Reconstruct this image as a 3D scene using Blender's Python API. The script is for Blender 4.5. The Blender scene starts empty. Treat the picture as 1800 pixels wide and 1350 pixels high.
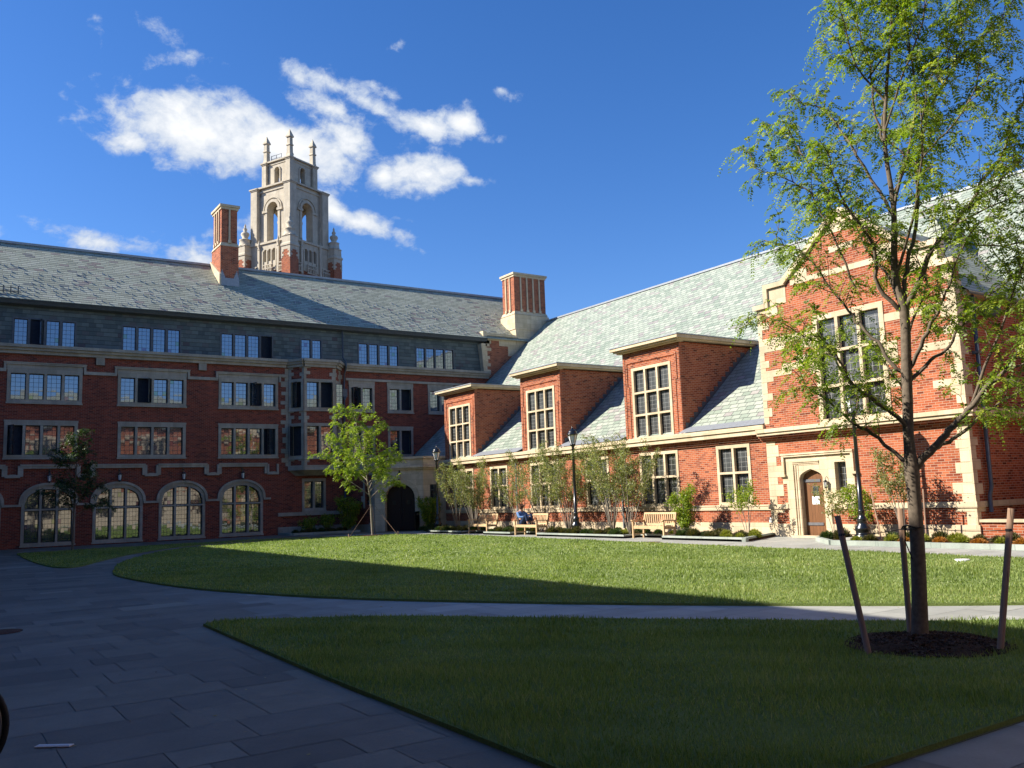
import bpy, math, random
import numpy as np
from mathutils import Vector, Matrix
from mathutils.geometry import tessellate_polygon
random.seed(7); RNG = np.random.default_rng(11)
scene = bpy.context.scene
COL = scene.collection
# ------------------------------------------------------------------ camera
YAW, PITCH, ROLL = math.radians(33.808), math.radians(7.364), math.radians(-1.997)
cd = bpy.data.cameras.new('camera'); cam = bpy.data.objects.new('camera', cd); COL.objects.link(cam)
cd.sensor_width = 36; cd.lens = 30.961; cd.clip_start = 0.05; cd.clip_end = 3000
fw = Vector((math.sin(YAW)*math.cos(PITCH), math.cos(YAW)*math.cos(PITCH), math.sin(PITCH)))
rt = Vector((math.cos(YAW), -math.sin(YAW), 0)); up = rt.cross(fw)
r2 = rt*math.cos(ROLL) + up*math.sin(ROLL); u2 = up*math.cos(ROLL) - rt*math.sin(ROLL)
M3 = Matrix((r2, u2, -fw)).transposed()
cam.matrix_world = Matrix.Translation((0, 0, 1.6)) @ M3.to_4x4()
scene.camera = cam
# ------------------------------------------------------------------ light
SUN = Vector((-1.2, 0.72, 1.0)).normalized()
EL = math.asin(SUN.z); AZ = math.atan2(SUN.x, SUN.y)
sd = bpy.data.lights.new('sun', 'SUN'); sd.energy = 5.0; sd.angle = math.radians(0.53); sd.color = (1.0, 0.93, 0.82)
so = bpy.data.objects.new('sun', sd); COL.objects.link(so); so.location = SUN*60
so.rotation_euler = SUN.to_track_quat('Z', 'Y').to_euler()
scene.view_settings.view_transform = 'Standard'; scene.view_settings.look = 'None'
scene.view_settings.exposure = 0.95; scene.view_settings.gamma = 1.0
scene.cycles.max_bounces = 6; scene.cycles.diffuse_bounces = 2; scene.cycles.glossy_bounces = 3
scene.cycles.transparent_max_bounces = 8; scene.cycles.caustics_reflective = False; scene.cycles.caustics_refractive = False
scene.cycles.sample_clamp_indirect = 6
# ------------------------------------------------------------------ node helpers
def L(nt, a, b): nt.links.new(a, b)
def node(nt, t, **k):
    n = nt.nodes.new(t)
    for a, v in k.items(): setattr(n, a, v)
    return n
def setin(nt, s, v):
    if isinstance(v, bpy.types.NodeSocket): L(nt, v, s)
    elif isinstance(v, (tuple, list)) and s.type == 'RGBA' and len(v) == 3: s.default_value = (*v, 1)
    else: s.default_value = v
def MT(nt, op, a, b=0.0, c=0.0, clamp=False):
    n = node(nt, 'ShaderNodeMath', operation=op, use_clamp=clamp)
    setin(nt, n.inputs[0], a); setin(nt, n.inputs[1], b); setin(nt, n.inputs[2], c)
    return n.outputs[0]
def VM(nt, op, a, b=(0, 0, 0)):
    n = node(nt, 'ShaderNodeVectorMath', operation=op)
    setin(nt, n.inputs[0], a); setin(nt, n.inputs[1], b)
    return n.outputs['Value'] if op in ('DOT_PRODUCT', 'LENGTH') else n.outputs[0]
def SM(nt, x, lo, hi, a=0.0, b=1.0):
    n = node(nt, 'ShaderNodeMapRange', interpolation_type='SMOOTHSTEP')
    setin(nt, n.inputs[0], x); setin(nt, n.inputs[1], lo); setin(nt, n.inputs[2], hi); setin(nt, n.inputs[3], a); setin(nt, n.inputs[4], b)
    return n.outputs[0]
def MIX(nt, f, a, b, mode='MIX'):
    n = node(nt, 'ShaderNodeMix', data_type='RGBA', blend_type=mode)
    setin(nt, n.inputs[0], f); setin(nt, n.inputs[6], a); setin(nt, n.inputs[7], b)
    return n.outputs[2]
def NOISE(nt, vec, scale, detail=4, rough=.55, dim='3D'):
    n = node(nt, 'ShaderNodeTexNoise', noise_dimensions=dim)
    if vec is not None: L(nt, vec, n.inputs['Vector'])
    n.inputs['Scale'].default_value = scale; n.inputs['Detail'].default_value = detail; n.inputs['Roughness'].default_value = rough
    return n.outputs['Fac']
def RAMP(nt, f, stops, interp='LINEAR'):
    n = node(nt, 'ShaderNodeValToRGB'); cr = n.color_ramp; cr.interpolation = interp
    while len(cr.elements) < len(stops): cr.elements.new(0.5)
    for e, (p, c) in zip(cr.elements, stops): e.position = p; e.color = (*c, 1)
    L(nt, f, n.inputs[0]); return n.outputs[0]
def newmat(name, rough=.8, spec=.3):
    m = bpy.data.materials.new(name); m.use_nodes = True; nt = m.node_tree
    b = nt.nodes['Principled BSDF']; b.inputs['Roughness'].default_value = rough; b.inputs['Specular IOR Level'].default_value = spec
    return m, nt, b
def BUMP(nt, b, h, strength=.5, dist=.01):
    n = node(nt, 'ShaderNodeBump'); L(nt, h, n.inputs['Height'])
    n.inputs['Strength'].default_value = strength; n.inputs['Distance'].default_value = dist
    L(nt, n.outputs[0], b.inputs['Normal'])
def cells(nt, w, h, shift=.5, jit=0.0, warp=0.0):
    uv = node(nt, 'ShaderNodeUVMap').outputs[0]
    s = node(nt, 'ShaderNodeSeparateXYZ'); L(nt, uv, s.inputs[0]); u, v = s.outputs[0], s.outputs[1]
    if warp:
        u = MT(nt, 'ADD', u, MT(nt, 'MULTIPLY', MT(nt, 'SUBTRACT', NOISE(nt, uv, 3.0, 2), .5), warp))
        v = MT(nt, 'ADD', v, MT(nt, 'MULTIPLY', MT(nt, 'SUBTRACT', NOISE(nt, uv, 4.1, 2), .5), warp*.4))
    vv = MT(nt, 'DIVIDE', v, h); row = MT(nt, 'FLOOR', vv)
    uu = MT(nt, 'ADD', MT(nt, 'DIVIDE', u, w), MT(nt, 'MULTIPLY', row, shift))
    if jit:
        wn = node(nt, 'ShaderNodeTexWhiteNoise', noise_dimensions='1D'); L(nt, row, wn.inputs['W'])
        uu = MT(nt, 'ADD', uu, MT(nt, 'MULTIPLY', wn.outputs[0], jit))
    col = MT(nt, 'FLOOR', uu); fu = MT(nt, 'FRACT', uu); fv = MT(nt, 'FRACT', vv)
    cb = node(nt, 'ShaderNodeCombineXYZ'); L(nt, col, cb.inputs[0]); L(nt, row, cb.inputs[1])
    wn = node(nt, 'ShaderNodeTexWhiteNoise', noise_dimensions='2D'); L(nt, cb.outputs[0], wn.inputs['Vector'])
    du = MT(nt, 'MULTIPLY', MT(nt, 'MINIMUM', fu, MT(nt, 'SUBTRACT', 1.0, fu)), w)
    dv = MT(nt, 'MULTIPLY', MT(nt, 'MINIMUM', fv, MT(nt, 'SUBTRACT', 1.0, fv)), h)
    return dict(uv=uv, fu=fu, fv=fv, rnd=wn.outputs['Value'], rcol=wn.outputs['Color'], edge=MT(nt, 'MINIMUM', du, dv), du=du)
def m_brick(name, a, b2, c, mortar, big=(.86, 1.12)):
    m, nt, b = newmat(name, .88, .15)
    q = cells(nt, .215, .071)
    col = RAMP(nt, q['rnd'], [(0, tuple(x*.62 for x in a)), (.08, a), (.45, b2), (1, c)])
    nz = NOISE(nt, q['uv'], .35, 5); col = MIX(nt, 1.0, col, RAMP(nt, nz, [(.25, (big[0],)*3), (.75, (big[1],)*3)]), 'MULTIPLY')
    sk = node(nt, 'ShaderNodeMapping'); sk.inputs['Scale'].default_value = (1.6, .16, 1); L(nt, q['uv'], sk.inputs[0]); col = MIX(nt, 1.0, col, RAMP(nt, NOISE(nt, sk.outputs[0], 1.0, 5, .7), [(.3, (.80, .79, .78)), (.6, (1.06,)*3)]), 'MULTIPLY')
    fine = NOISE(nt, q['uv'], 60, 3); col = MIX(nt, .5, col, RAMP(nt, fine, [(.3, (.75,)*3), (.7, (1.2,)*3)]), 'MULTIPLY')
    mk = SM(nt, q['edge'], .004, .0085, 1, 0)
    col = MIX(nt, mk, col, mortar); L(nt, col, b.inputs['Base Color'])
    BUMP(nt, b, MT(nt, 'ADD', MT(nt, 'MULTIPLY', mk, -1.0), MT(nt, 'MULTIPLY', fine, .5)), .6, .006)
    return m
def m_stone(name, a, b2, w=.62, h=.31, joint=.75, rough=.8, streak=.25):
    m, nt, b = newmat(name, rough, .2)
    q = cells(nt, w, h)
    col = RAMP(nt, q['rnd'], [(0, a), (1, b2)])
    tc = node(nt, 'ShaderNodeNewGeometry').outputs['Position']
    n1 = NOISE(nt, tc, 1.3, 6, .65); col = MIX(nt, 1.0, col, RAMP(nt, n1, [(.28, (1-streak,)*3), (.72, (1.1, 1.08, 1.05))]), 'MULTIPLY')
    sk = node(nt, 'ShaderNodeMapping'); sk.inputs['Scale'].default_value = (2.4, 2.4, .3); L(nt, tc, sk.inputs[0]); col = MIX(nt, 1.0, col, RAMP(nt, NOISE(nt, sk.outputs[0], 1.0, 5, .7), [(.3, (.84, .83, .80)), (.58, (1.03,)*3)]), 'MULTIPLY')
    n2 = NOISE(nt, tc, 30, 4, .7); col = MIX(nt, .5, col, RAMP(nt, n2, [(.3, (.82,)*3), (.7, (1.12,)*3)]), 'MULTIPLY')
    mk = SM(nt, q['edge'], .003, .009, 1, 0); col = MIX(nt, mk, col, tuple(x*joint for x in a)); L(nt, col, b.inputs['Base Color'])
    BUMP(nt, b, MT(nt, 'SUBTRACT', MT(nt, 'MULTIPLY', n2, .5), mk), .35, .006)
    return m
def m_slate(name, w, h, stops, gap=.006, rough=.5, saw=.012, spec=.5, lap_shade=.16):
    m, nt, b = newmat(name, rough, spec)
    q = cells(nt, w, h, .5, .35)
    col = RAMP(nt, q['rnd'], stops)
    n2 = NOISE(nt, q['uv'], 9, 5, .7); col = MIX(nt, .6, col, RAMP(nt, n2, [(.3, (.8,)*3), (.7, (1.15,)*3)]), 'MULTIPLY')
    mk = MT(nt, 'MAXIMUM', SM(nt, q['du'], gap*.4, gap, 1, 0), SM(nt, q['fv'], lap_shade*.5, lap_shade, 1, 0))  # side gaps, plus a painted shadow line at each course's lower edge
    col = MIX(nt, MT(nt, 'MULTIPLY', mk, .8), col, (.035, .04, .042)); L(nt, col, b.inputs['Base Color'])
    hh = MT(nt, 'SUBTRACT', MT(nt, 'SUBTRACT', 1.0, q['fv']), mk)
    hh = MT(nt, 'ADD', hh, MT(nt, 'ADD', MT(nt, 'MULTIPLY', n2, .12), MT(nt, 'MULTIPLY', q['rnd'], .12)))
    BUMP(nt, b, hh, 1.0, saw)
    return m
def m_plain(name, col, rough=.6, spec=.4, metal=0.0, var=.25, scale=8, bump=0.0, coat=0.0):
    m, nt, b = newmat(name, rough, spec); b.inputs['Metallic'].default_value = metal; b.inputs['Coat Weight'].default_value = coat
    tc = node(nt, 'ShaderNodeNewGeometry').outputs['Position']; n = NOISE(nt, tc, scale, 5, .6)
    L(nt, MIX(nt, 1.0, col, RAMP(nt, n, [(.25, (1-var,)*3), (.75, (1+var*.6,)*3)]), 'MULTIPLY'), b.inputs['Base Color'])
    if bump: BUMP(nt, b, n, .5, bump)
    return m
def m_wood(name, c1, c2, plank=.11, rough=.6, axis=0):
    m, nt, b = newmat(name, rough, .3)
    q = cells(nt, plank, 30.0, 0)
    s = node(nt, 'ShaderNodeMapping'); s.inputs['Scale'].default_value = (40, 2.5, 1); L(nt, q['uv'], s.inputs[0])
    n = NOISE(nt, s.outputs[0], 1.0, 5, .65)
    col = RAMP(nt, n, [(.25, c1), (.75, c2)]); col = MIX(nt, .4, col, RAMP(nt, q['rnd'], [(0, (.7,)*3), (1, (1.2,)*3)]), 'MULTIPLY')
    L(nt, MIX(nt, SM(nt, q['du'], .002, .005, .8, 0), col, (.02, .012, .006)), b.inputs['Base Color']); BUMP(nt, b, n, .3, .003)
    return m
def m_leaf(name, stops, trans=.45, rough=.45):
    m, nt, b = newmat(name, rough, .35)
    at = node(nt, 'ShaderNodeAttribute', attribute_name='rnd'); col = RAMP(nt, at.outputs['Fac'], stops)
    L(nt, col, b.inputs['Base Color'])
    tr = node(nt, 'ShaderNodeBsdfTranslucent'); L(nt, MIX(nt, 1.0, col, (1.35, 1.5, .55), 'MULTIPLY'), tr.inputs[0])
    mx = node(nt, 'ShaderNodeMixShader'); mx.inputs[0].default_value = trans
    L(nt, b.outputs[0], mx.inputs[1]); L(nt, tr.outputs[0], mx.inputs[2]); L(nt, mx.outputs[0], nt.nodes['Material Output'].inputs[0])
    return m
def m_glass(name, refl=.42, came=(.03, .03, .035), line=.06, dark=(.012, .014, .015), tilt=.035):
    m, nt, b = newmat(name, .5, .3)
    q = cells(nt, 1.0, 1.0, 0)
    mk = SM(nt, q['edge'], line*.45, line*.75, 1, 0)
    geo = node(nt, 'ShaderNodeNewGeometry')
    d = VM(nt, 'SUBTRACT', q['rcol'], (.5, .5, .5)); sc = node(nt, 'ShaderNodeVectorMath', operation='SCALE'); L(nt, d, sc.inputs[0]); sc.inputs['Scale'].default_value = tilt
    wv = node(nt, 'ShaderNodeTexNoise'); L(nt, q['uv'], wv.inputs['Vector']); wv.inputs['Scale'].default_value = 1.3
    d2 = VM(nt, 'SUBTRACT', wv.outputs['Color'], (.5, .5, .5)); s2 = node(nt, 'ShaderNodeVectorMath', operation='SCALE'); L(nt, d2, s2.inputs[0]); s2.inputs['Scale'].default_value = tilt*.5
    nrm = VM(nt, 'NORMALIZE', VM(nt, 'ADD', VM(nt, 'ADD', geo.outputs['Normal'], sc.outputs[0]), s2.outputs[0]))
    tint = RAMP(nt, q['rnd'], [(0, (.80, .88, 1.0)), (.93, (.62, .78, .62)), (.955, (.76, .84, .92)), (.985, (.55, .46, .64))], 'CONSTANT')
    g = node(nt, 'ShaderNodeBsdfGlossy'); L(nt, tint, g.inputs[0]); g.inputs['Roughness'].default_value = .03; L(nt, nrm, g.inputs['Normal'])
    L(nt, RAMP(nt, NOISE(nt, geo.outputs['Position'], .45, 2), [(.42, dark), (.62, tuple(x*4 for x in dark))]), b.inputs['Base Color'])
    mx = node(nt, 'ShaderNodeMixShader'); mx.inputs[0].default_value = refl; L(nt, b.outputs[0], mx.inputs[1]); L(nt, g.outputs[0], mx.inputs[2])
    b3 = node(nt, 'ShaderNodeBsdfPrincipled'); b3.inputs['Base Color'].default_value = (*came, 1); b3.inputs['Roughness'].default_value = .5
    mx2 = node(nt, 'ShaderNodeMixShader'); L(nt, mk, mx2.inputs[0]); L(nt, mx.outputs[0], mx2.inputs[1]); L(nt, b3.outputs[0], mx2.inputs[2])
    L(nt, mx2.outputs[0], nt.nodes['Material Output'].inputs[0])
    return m
# ------------------------------------------------------------------ world: sky with clouds at fixed compass directions
w = bpy.data.worlds.new('World'); scene.world = w; w.use_nodes = True; nt = w.node_tree
bg = nt.nodes['Background']; sky = node(nt, 'ShaderNodeTexSky', sky_type='NISHITA')
sky.sun_disc = False; sky.sun_elevation = EL; sky.sun_rotation = AZ; sky.altitude = 0; sky.air_density = 1.0; sky.dust_density = 0.25; sky.ozone_density = 2.5
bg.inputs[1].default_value = 0.062
gen = node(nt, 'ShaderNodeTexCoord').outputs['Generated']
Fd, Rd, Ud = (0.30188553, 0.86585223, 0.39895494), (0.94425306, -0.32922054, 0.0), (-0.13134416, -0.37671442, 0.91697053)
dF = VM(nt, 'DOT_PRODUCT', gen, Fd); A = MT(nt, 'DIVIDE', VM(nt, 'DOT_PRODUCT', gen, Rd), dF); B = MT(nt, 'DIVIDE', VM(nt, 'DOT_PRODUCT', gen, Ud), dF)
cbn = node(nt, 'ShaderNodeCombineXYZ'); L(nt, A, cbn.inputs[0]); L(nt, B, cbn.inputs[1]); P2 = cbn.outputs[0]
blobs = [  # centre a,b, radii a,b, rotation, density
 (-.078, -.014, .092, .034, -6, 1.12), (-.152, -.026, .030, .018, 10, .9), (-.01, -.020, .080, .030, -12, 1.08), (.055, .0, .050, .016, -25, .85), (.075, -.022, .035, .016, -15, .8),
 (.050, .045, .070, .016, -12, .85), (.105, .020, .055, .012, -28, .8), (.150, .010, .05, .013, -8, .9), (.045, .020, .055, .020, -15, .82), (.085, .030, .06, .016, -20, .8), (.215, .000, .03, .01, 0, .5), (.192, .017, .024, .015, 0, 1.0), (.165, -.003, .055, .009, 12, .55),
 (.150, -.044, .055, .017, 4, .95), (.105, -.046, .022, .017, 0, .85), (.205, -.046, .028, .010, 0, .75), (.186, -.026, .022, .008, 0, .5), (.235, .052, .026, .009, -14, .62), (.118, .092, .015, .011, 30, .58),
 (-.128, .088, .034, .013, -25, .50), (-.175, .066, .010, .024, 8, .52), (-.113, .052, .045, .012, 12, .47), (-.045, .053, .035, .010, -12, .52), 
 (-.19, -.130, .065, .016, -8, .78), (-.235, -.150, .03, .015, 0, .8), (-.085, -.142, .045, .024, 15, .8), (-.036, -.104, .026, .018, 20, .75), (-.135, -.117, .03, .008, 0, .45),
 (.045, -.083, .045, .014, -30, .9), (.085, -.1, .045, .014, -18, .85), (.04, -.052, .034, .016, -25, .7), (.13, -.093, .02, .006, -10, .5), (-.30, -.14, .03, .022, 0, .8)]
fld = None
for (a, b_, ra, rb, ro, dn) in blobs:
    c, s = math.cos(math.radians(ro)), math.sin(math.radians(ro))
    mp = node(nt, 'ShaderNodeMapping', vector_type='TEXTURE'); mp.inputs['Location'].default_value = (a, b_, 0)
    mp.inputs['Rotation'].default_value = (0, 0, math.radians(ro)); mp.inputs['Scale'].default_value = (ra, rb, 1); L(nt, P2, mp.inputs[0])
    ln = VM(nt, 'LENGTH', mp.outputs[0]); e = MT(nt, 'MULTIPLY', MT(nt, 'SUBTRACT', 1.55, MT(nt, 'MULTIPLY', ln, .72)), dn)
    fld = e if fld is None else MT(nt, 'MAXIMUM', fld, e)
wp = node(nt, 'ShaderNodeTexNoise'); L(nt, P2, wp.inputs['Vector']); wp.inputs['Scale'].default_value = 16; wp.inputs['Detail'].default_value = 6; wp.inputs['Roughness'].default_value = .6
wv = node(nt, 'ShaderNodeVectorMath', operation='SCALE'); L(nt, VM(nt, 'SUBTRACT', wp.outputs['Color'], (.5, .5, .5)), wv.inputs[0]); wv.inputs['Scale'].default_value = .026
P3 = VM(nt, 'ADD', P2, wv.outputs[0])
mp = node(nt, 'ShaderNodeMapping'); mp.inputs['Scale'].default_value = (1, 1.35, 1); mp.inputs['Rotation'].default_value = (0, 0, .1); L(nt, P3, mp.inputs[0])
n1 = NOISE(nt, mp.outputs[0], 22, 10, .62); n2 = NOISE(nt, P3, 9, 5, .5)
dens = MT(nt, 'ADD', fld, MT(nt, 'ADD', MT(nt, 'MULTIPLY', MT(nt, 'SUBTRACT', n1, .5), 2.1), MT(nt, 'MULTIPLY', MT(nt, 'SUBTRACT', n2, .5), .9)))
alpha = SM(nt, dens, .62, 1.15, 0, .98)
alpha = MT(nt, 'MULTIPLY', alpha, SM(nt, dF, .05, .2))
wisp = MT(nt, 'MULTIPLY', SM(nt, NOISE(nt, gen, 3.2, 9, .62), .60, .80, 0, .25), SM(nt, dF, .55, .2))   # thin clouds in the rest of the sky
alpha = MT(nt, 'MAXIMUM', alpha, wisp)
shade = RAMP(nt, SM(nt, dens, .9, 1.7), [(0, (4.9, 5.7, 7.1)), (.45, (6.9, 7.3, 7.9)), (1, (8.8, 8.9, 9.0))])
hs = node(nt, 'ShaderNodeHueSaturation'); hs.inputs['Saturation'].default_value = 1.18; L(nt, MIX(nt, 1.0, sky.outputs[0], (1.08, 1.16, 1.47), 'MULTIPLY'), hs.inputs['Color'])
L(nt, MIX(nt, alpha, hs.outputs[0], shade), bg.inputs[0])
# ------------------------------------------------------------------ mesh helpers
def rootloc(o): return Vector(o.get('_o', (0, 0, 0)))
def tag(o, label=None, cat=None, group=None, kind=None):
    if label: o['label'] = label
    if cat: o['category'] = cat
    if group: o['group'] = group
    if kind: o['kind'] = kind
    return o
ORIG = {}
def empty(name, loc, label, cat, group=None, rz=0):
    o = bpy.data.objects.new(name, None); COL.objects.link(o); o.location = loc; o.rotation_euler.z = rz; o.empty_display_size = .2
    ORIG[o.name] = Vector(loc) if rz == 0 else Vector((0, 0, 0)); return tag(o, label, cat, group)
class MB:
    def __init__(s): s.v = []; s.f = []; s.m = []; s.uv = []; s.sm = []
    def poly(s, pts, m=0, uv=None, smooth=False):
        i = len(s.v); s.v += [tuple(p) for p in pts]; s.f.append(list(range(i, i+len(pts)))); s.m.append(m); s.uv.append(uv); s.sm.append(smooth)
    def box(s, x0, x1, y0, y1, z0, z1, m=0, skip=''):
        s.hex([(x0, y0, z0), (x1, y0, z0), (x1, y1, z0), (x0, y1, z0), (x0, y0, z1), (x1, y0, z1), (x1, y1, z1), (x0, y1, z1)], m)
    def hex(s, p, m=0):
        for q in ((0, 3, 2, 1), (4, 5, 6, 7), (0, 1, 5, 4), (1, 2, 6, 5), (2, 3, 7, 6), (3, 0, 4, 7)): s.poly([p[k] for k in q], m)
    def fbox(s, F, u0, u1, z0, z1, d0, d1, m=0):
        s.hex([F(u0, z0, d1), F(u1, z0, d1), F(u1, z0, d0), F(u0, z0, d0), F(u0, z1, d1), F(u1, z1, d1), F(u1, z1, d0), F(u0, z1, d0)], m)
    def plate(s, F, outer, holes=(), d=0.0, depth=.1, m=0, rim=True, hm=None):
        """flat plate in a facade frame with holes; the rims go back by depth"""
        loops = [list(outer)] + [list(h) for h in holes]
        flat = [p for l in loops for p in l]
        for t in tessellate_polygon([[Vector((a, b, 0)) for a, b in l] for l in loops]):
            s.poly([F(flat[k][0], flat[k][1], d) for k in t], m)
        for li, l in enumerate(loops):
            if li == 0 and not rim: continue
            for k in range(len(l)):
                a, b = l[k], l[(k+1) % len(l)]
                s.poly([F(*a, d), F(*b, d), F(*b, d-depth), F(*a, d-depth)], m if (li == 0 or hm is None) else hm)
    def tube(s, pts, rad, n=8, m=0, cap=True, smooth=True):
        pts = [Vector(p) for p in pts]; k = len(pts); rad = [rad]*k if not hasattr(rad, '__len__') else rad
        base = len(s.v); prev = None
        for i, p in enumerate(pts):
            t = (pts[min(i+1, k-1)] - pts[max(i-1, 0)]).normalized()
            if prev is None: a = t.orthogonal().normalized()
            else: a = (prev - t*prev.dot(t)); a = a.normalized() if a.length > 1e-6 else t.orthogonal().normalized()
            prev = a; b = t.cross(a)
            for j in range(n):
                th = 2*math.pi*j/n; s.v.append(tuple(p + (a*math.cos(th) + b*math.sin(th))*rad[i]))
        for i in range(k-1):
            for j in range(n):
                j2 = (j+1) % n; s.f.append([base+i*n+j, base+i*n+j2, base+(i+1)*n+j2, base+(i+1)*n+j]); s.m.append(m); s.uv.append(None); s.sm.append(smooth)
        if cap:
            for i in (0, k-1): s.f.append([base+i*n+j for j in range(n)]); s.m.append(m); s.uv.append(None); s.sm.append(False)
    def lathe(s, c, prof, n=16, m=0, smooth=True, rot=0.0, sx=1.0, sy=1.0):
        base = len(s.v)
        for r, z in prof:
            for j in range(n):
                th = 2*math.pi*j/n + rot; s.v.append((c[0]+r*sx*math.cos(th), c[1]+r*sy*math.sin(th), c[2]+z))
        for i in range(len(prof)-1):
            for j in range(n):
                j2 = (j+1) % n; s.f.append([base+i*n+j, base+i*n+j2, base+(i+1)*n+j2, base+(i+1)*n+j]); s.m.append(m); s.uv.append(None); s.sm.append(smooth)
        for i in (0, len(prof)-1):
            if prof[i][0] > 1e-4: s.f.append([base+i*n+j for j in range(n)]); s.m.append(m); s.uv.append(None); s.sm.append(False)
    def build(s, name, mats, parent=None, origin=None, auto=True):
        o0 = ORIG[parent.name] if parent is not None else Vector(origin or (0, 0, 0))
        me = bpy.data.meshes.new(name); V = np.array(s.v, dtype=np.float64)
        me.from_pydata((V - np.array(o0)).tolist(), [], s.f); me.update()
        for mt in (mats if isinstance(mats, (list, tuple)) else [mats]): me.materials.append(mt)
        me.polygons.foreach_set('material_index', s.m); me.polygons.foreach_set('use_smooth', s.sm)
        uvl = me.uv_layers.new(name='UVMap'); Z = Vector((0, 0, 1))
        dat = np.zeros((len(me.loops), 2))
        for p, uv in zip(me.polygons, s.uv):
            if uv is not None:
                for li, q in zip(p.loop_indices, uv): dat[li] = q
                continue
            n = p.normal
            if abs(n.z) > .97: t = Vector((1, 0, 0)); b = Vector((0, 1, 0))
            else:
                t = Z.cross(n).normalized(); b = n.cross(t)
                if abs(t.x) > abs(t.y): t = t if t.x > 0 else -t
                else: t = t if t.y > 0 else -t
                if b.z < 0: b = -b
            for li in p.loop_indices:
                c = s.v[me.loops[li].vertex_index]; cv = Vector(c); dat[li] = (cv.dot(t), cv.dot(b))
        uvl.data.foreach_set('uv', dat.ravel())
        o = bpy.data.objects.new(name, me); COL.objects.link(o)
        if parent is not None: o.parent = parent
        else: o.location = o0
        ORIG[o.name] = o0
        return o
def np_mesh(name, V, nper, mat, parent=None, origin=None, rnd=None, smooth=False):
    """many separate faces of nper corners; rnd = one value per face"""
    o0 = np.array(ORIG[parent.name] if parent is not None else Vector(origin or (0, 0, 0)))
    V = (V.reshape(-1, 3) - o0).astype(np.float32); nv = len(V); nf = nv//nper
    me = bpy.data.meshes.new(name); me.vertices.add(nv); me.vertices.foreach_set('co', V.ravel())
    me.loops.add(nv); me.loops.foreach_set('vertex_index', np.arange(nv, dtype=np.int32))
    me.polygons.add(nf); me.polygons.foreach_set('loop_start', np.arange(0, nv, nper, dtype=np.int32))
    me.update(calc_edges=True)
    if rnd is not None:
        at = me.attributes.new('rnd', 'FLOAT', 'POINT'); at.data.foreach_set('value', np.repeat(rnd, nper).astype(np.float32))
    if isinstance(mat, (list, tuple)):
        for m_ in mat: me.materials.append(m_)
    else: me.materials.append(mat)
    o = bpy.data.objects.new(name, me); COL.objects.link(o)
    if parent is not None: o.parent = parent
    else: o.location = o0
    ORIG[o.name] = Vector(o0)
    return o
def copy_tree(o, parent=None):
    c = o.copy(); COL.objects.link(c); c.parent = parent
    for ch in list(o.children):
        if ch is not c: copy_tree(ch, c)
    return c
def FR(origin, u, n):
    o, u, n = Vector(origin), Vector(u).normalized(), Vector(n).normalized()
    return lambda a, z, d=0.0: tuple(o + u*a + n*d + Vector((0, 0, z)))
def arc(u0, u1, zs, rise, n=10):
    """segmental/three-centred head from (u1,zs) to (u0,zs)"""
    c = (u0+u1)/2; h = (u1-u0)/2
    return [(c + h*math.cos(math.pi*k/n), zs + rise*math.sin(math.pi*k/n)**.85) for k in range(n+1)]
# ------------------------------------------------------------------ materials
M = {}
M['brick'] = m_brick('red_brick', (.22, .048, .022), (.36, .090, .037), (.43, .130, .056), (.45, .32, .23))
M['brick_shaded'] = m_brick('shaded_red_brick', (.15, .036, .024), (.23, .050, .028), (.30, .07, .036), (.27, .17, .13))  # same red brick, shade of the unlit walls put into its colour
M['stone'] = m_stone('limestone', (.56, .45, .30), (.68, .56, .39), streak=.14)
M['stone_shaded'] = m_stone('shaded_limestone', (.38, .34, .27), (.46, .41, .33))  # same limestone, greyed and darkened to paint in the wing's shade
M['tower_stone'] = m_stone('tower_stone', (.52, .465, .365), (.58, .52, .41), 1.2, .6, .85, .8, .18)
greens = [(0, (.28, .295, .22)), (.3, (.335, .355, .27)), (.6, (.37, .39, .295)), (.9, (.41, .425, .335)), (.93, (.24, .20, .175)), (.97, (.28, .25, .22)), (1, (.14, .17, .16))]
M['slate'] = m_slate('roof_slate', .46, .23, greens, .012, .65, .010, .3, .27)
M['slate_big'] = m_slate('graduated_roof_slate', .40, .24, [(0, (.22, .27, .21)), (.35, (.31, .35, .28)), (.8, (.38, .41, .335)), (.88, (.28, .31, .26)), (.93, (.27, .25, .235)), (1, (.36, .34, .30))], .014, .55, .012, .4)
M['slate_wall'] = m_slate('slate_cladding', .34, .22, [(0, (.075, .095, .095)), (.5, (.11, .135, .13)), (.85, (.14, .165, .155)), (1, (.09, .075, .08))], .004, .7, .004, .3)
M['slate_small'] = M['slate']
M['lead'] = m_plain('lead_sheet', (.30, .32, .34), .5, .4, .2, .2)
M['gutter'] = m_plain('painted_gutter', (.10, .11, .12), .45)
M['metal'] = m_plain('black_painted_iron', (.008, .010, .010), .28, .6, 0, .3, 20, 0, .4)
M['pewter'] = m_plain('grey_hinge_iron', (.16, .16, .17), .5, .5, .4)
M['sash'] = m_plain('dark_steel_sash', (.018, .019, .022), .45)
M['sash_light'] = m_plain('grey_steel_sash', (.22, .22, .21), .5)
M['dark'] = m_plain('unlit_interior', (.05, .055, .07), .9, .1)
M['glass'] = m_glass('leaded_glass', .25, tilt=.007)
M['glass_hall'] = m_glass('clear_leaded_glass', .20, (.34, .34, .32), .032, (.02, .022, .022), .03)
M['glass_plain'] = m_glass('plain_glass', .45, (.03, .03, .03), .01)
M['lamp_glass'] = m_plain('frosted_lamp_glass', (.75, .76, .74), .25, .5, 0, .05)
M['teak'] = m_wood('pale_teak', (.45, .29, .14), (.66, .47, .27), .5, .6)
M['oak'] = m_wood('brown_oak_planks', (.13, .055, .022), (.22, .10, .042), .13, .5)
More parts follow.
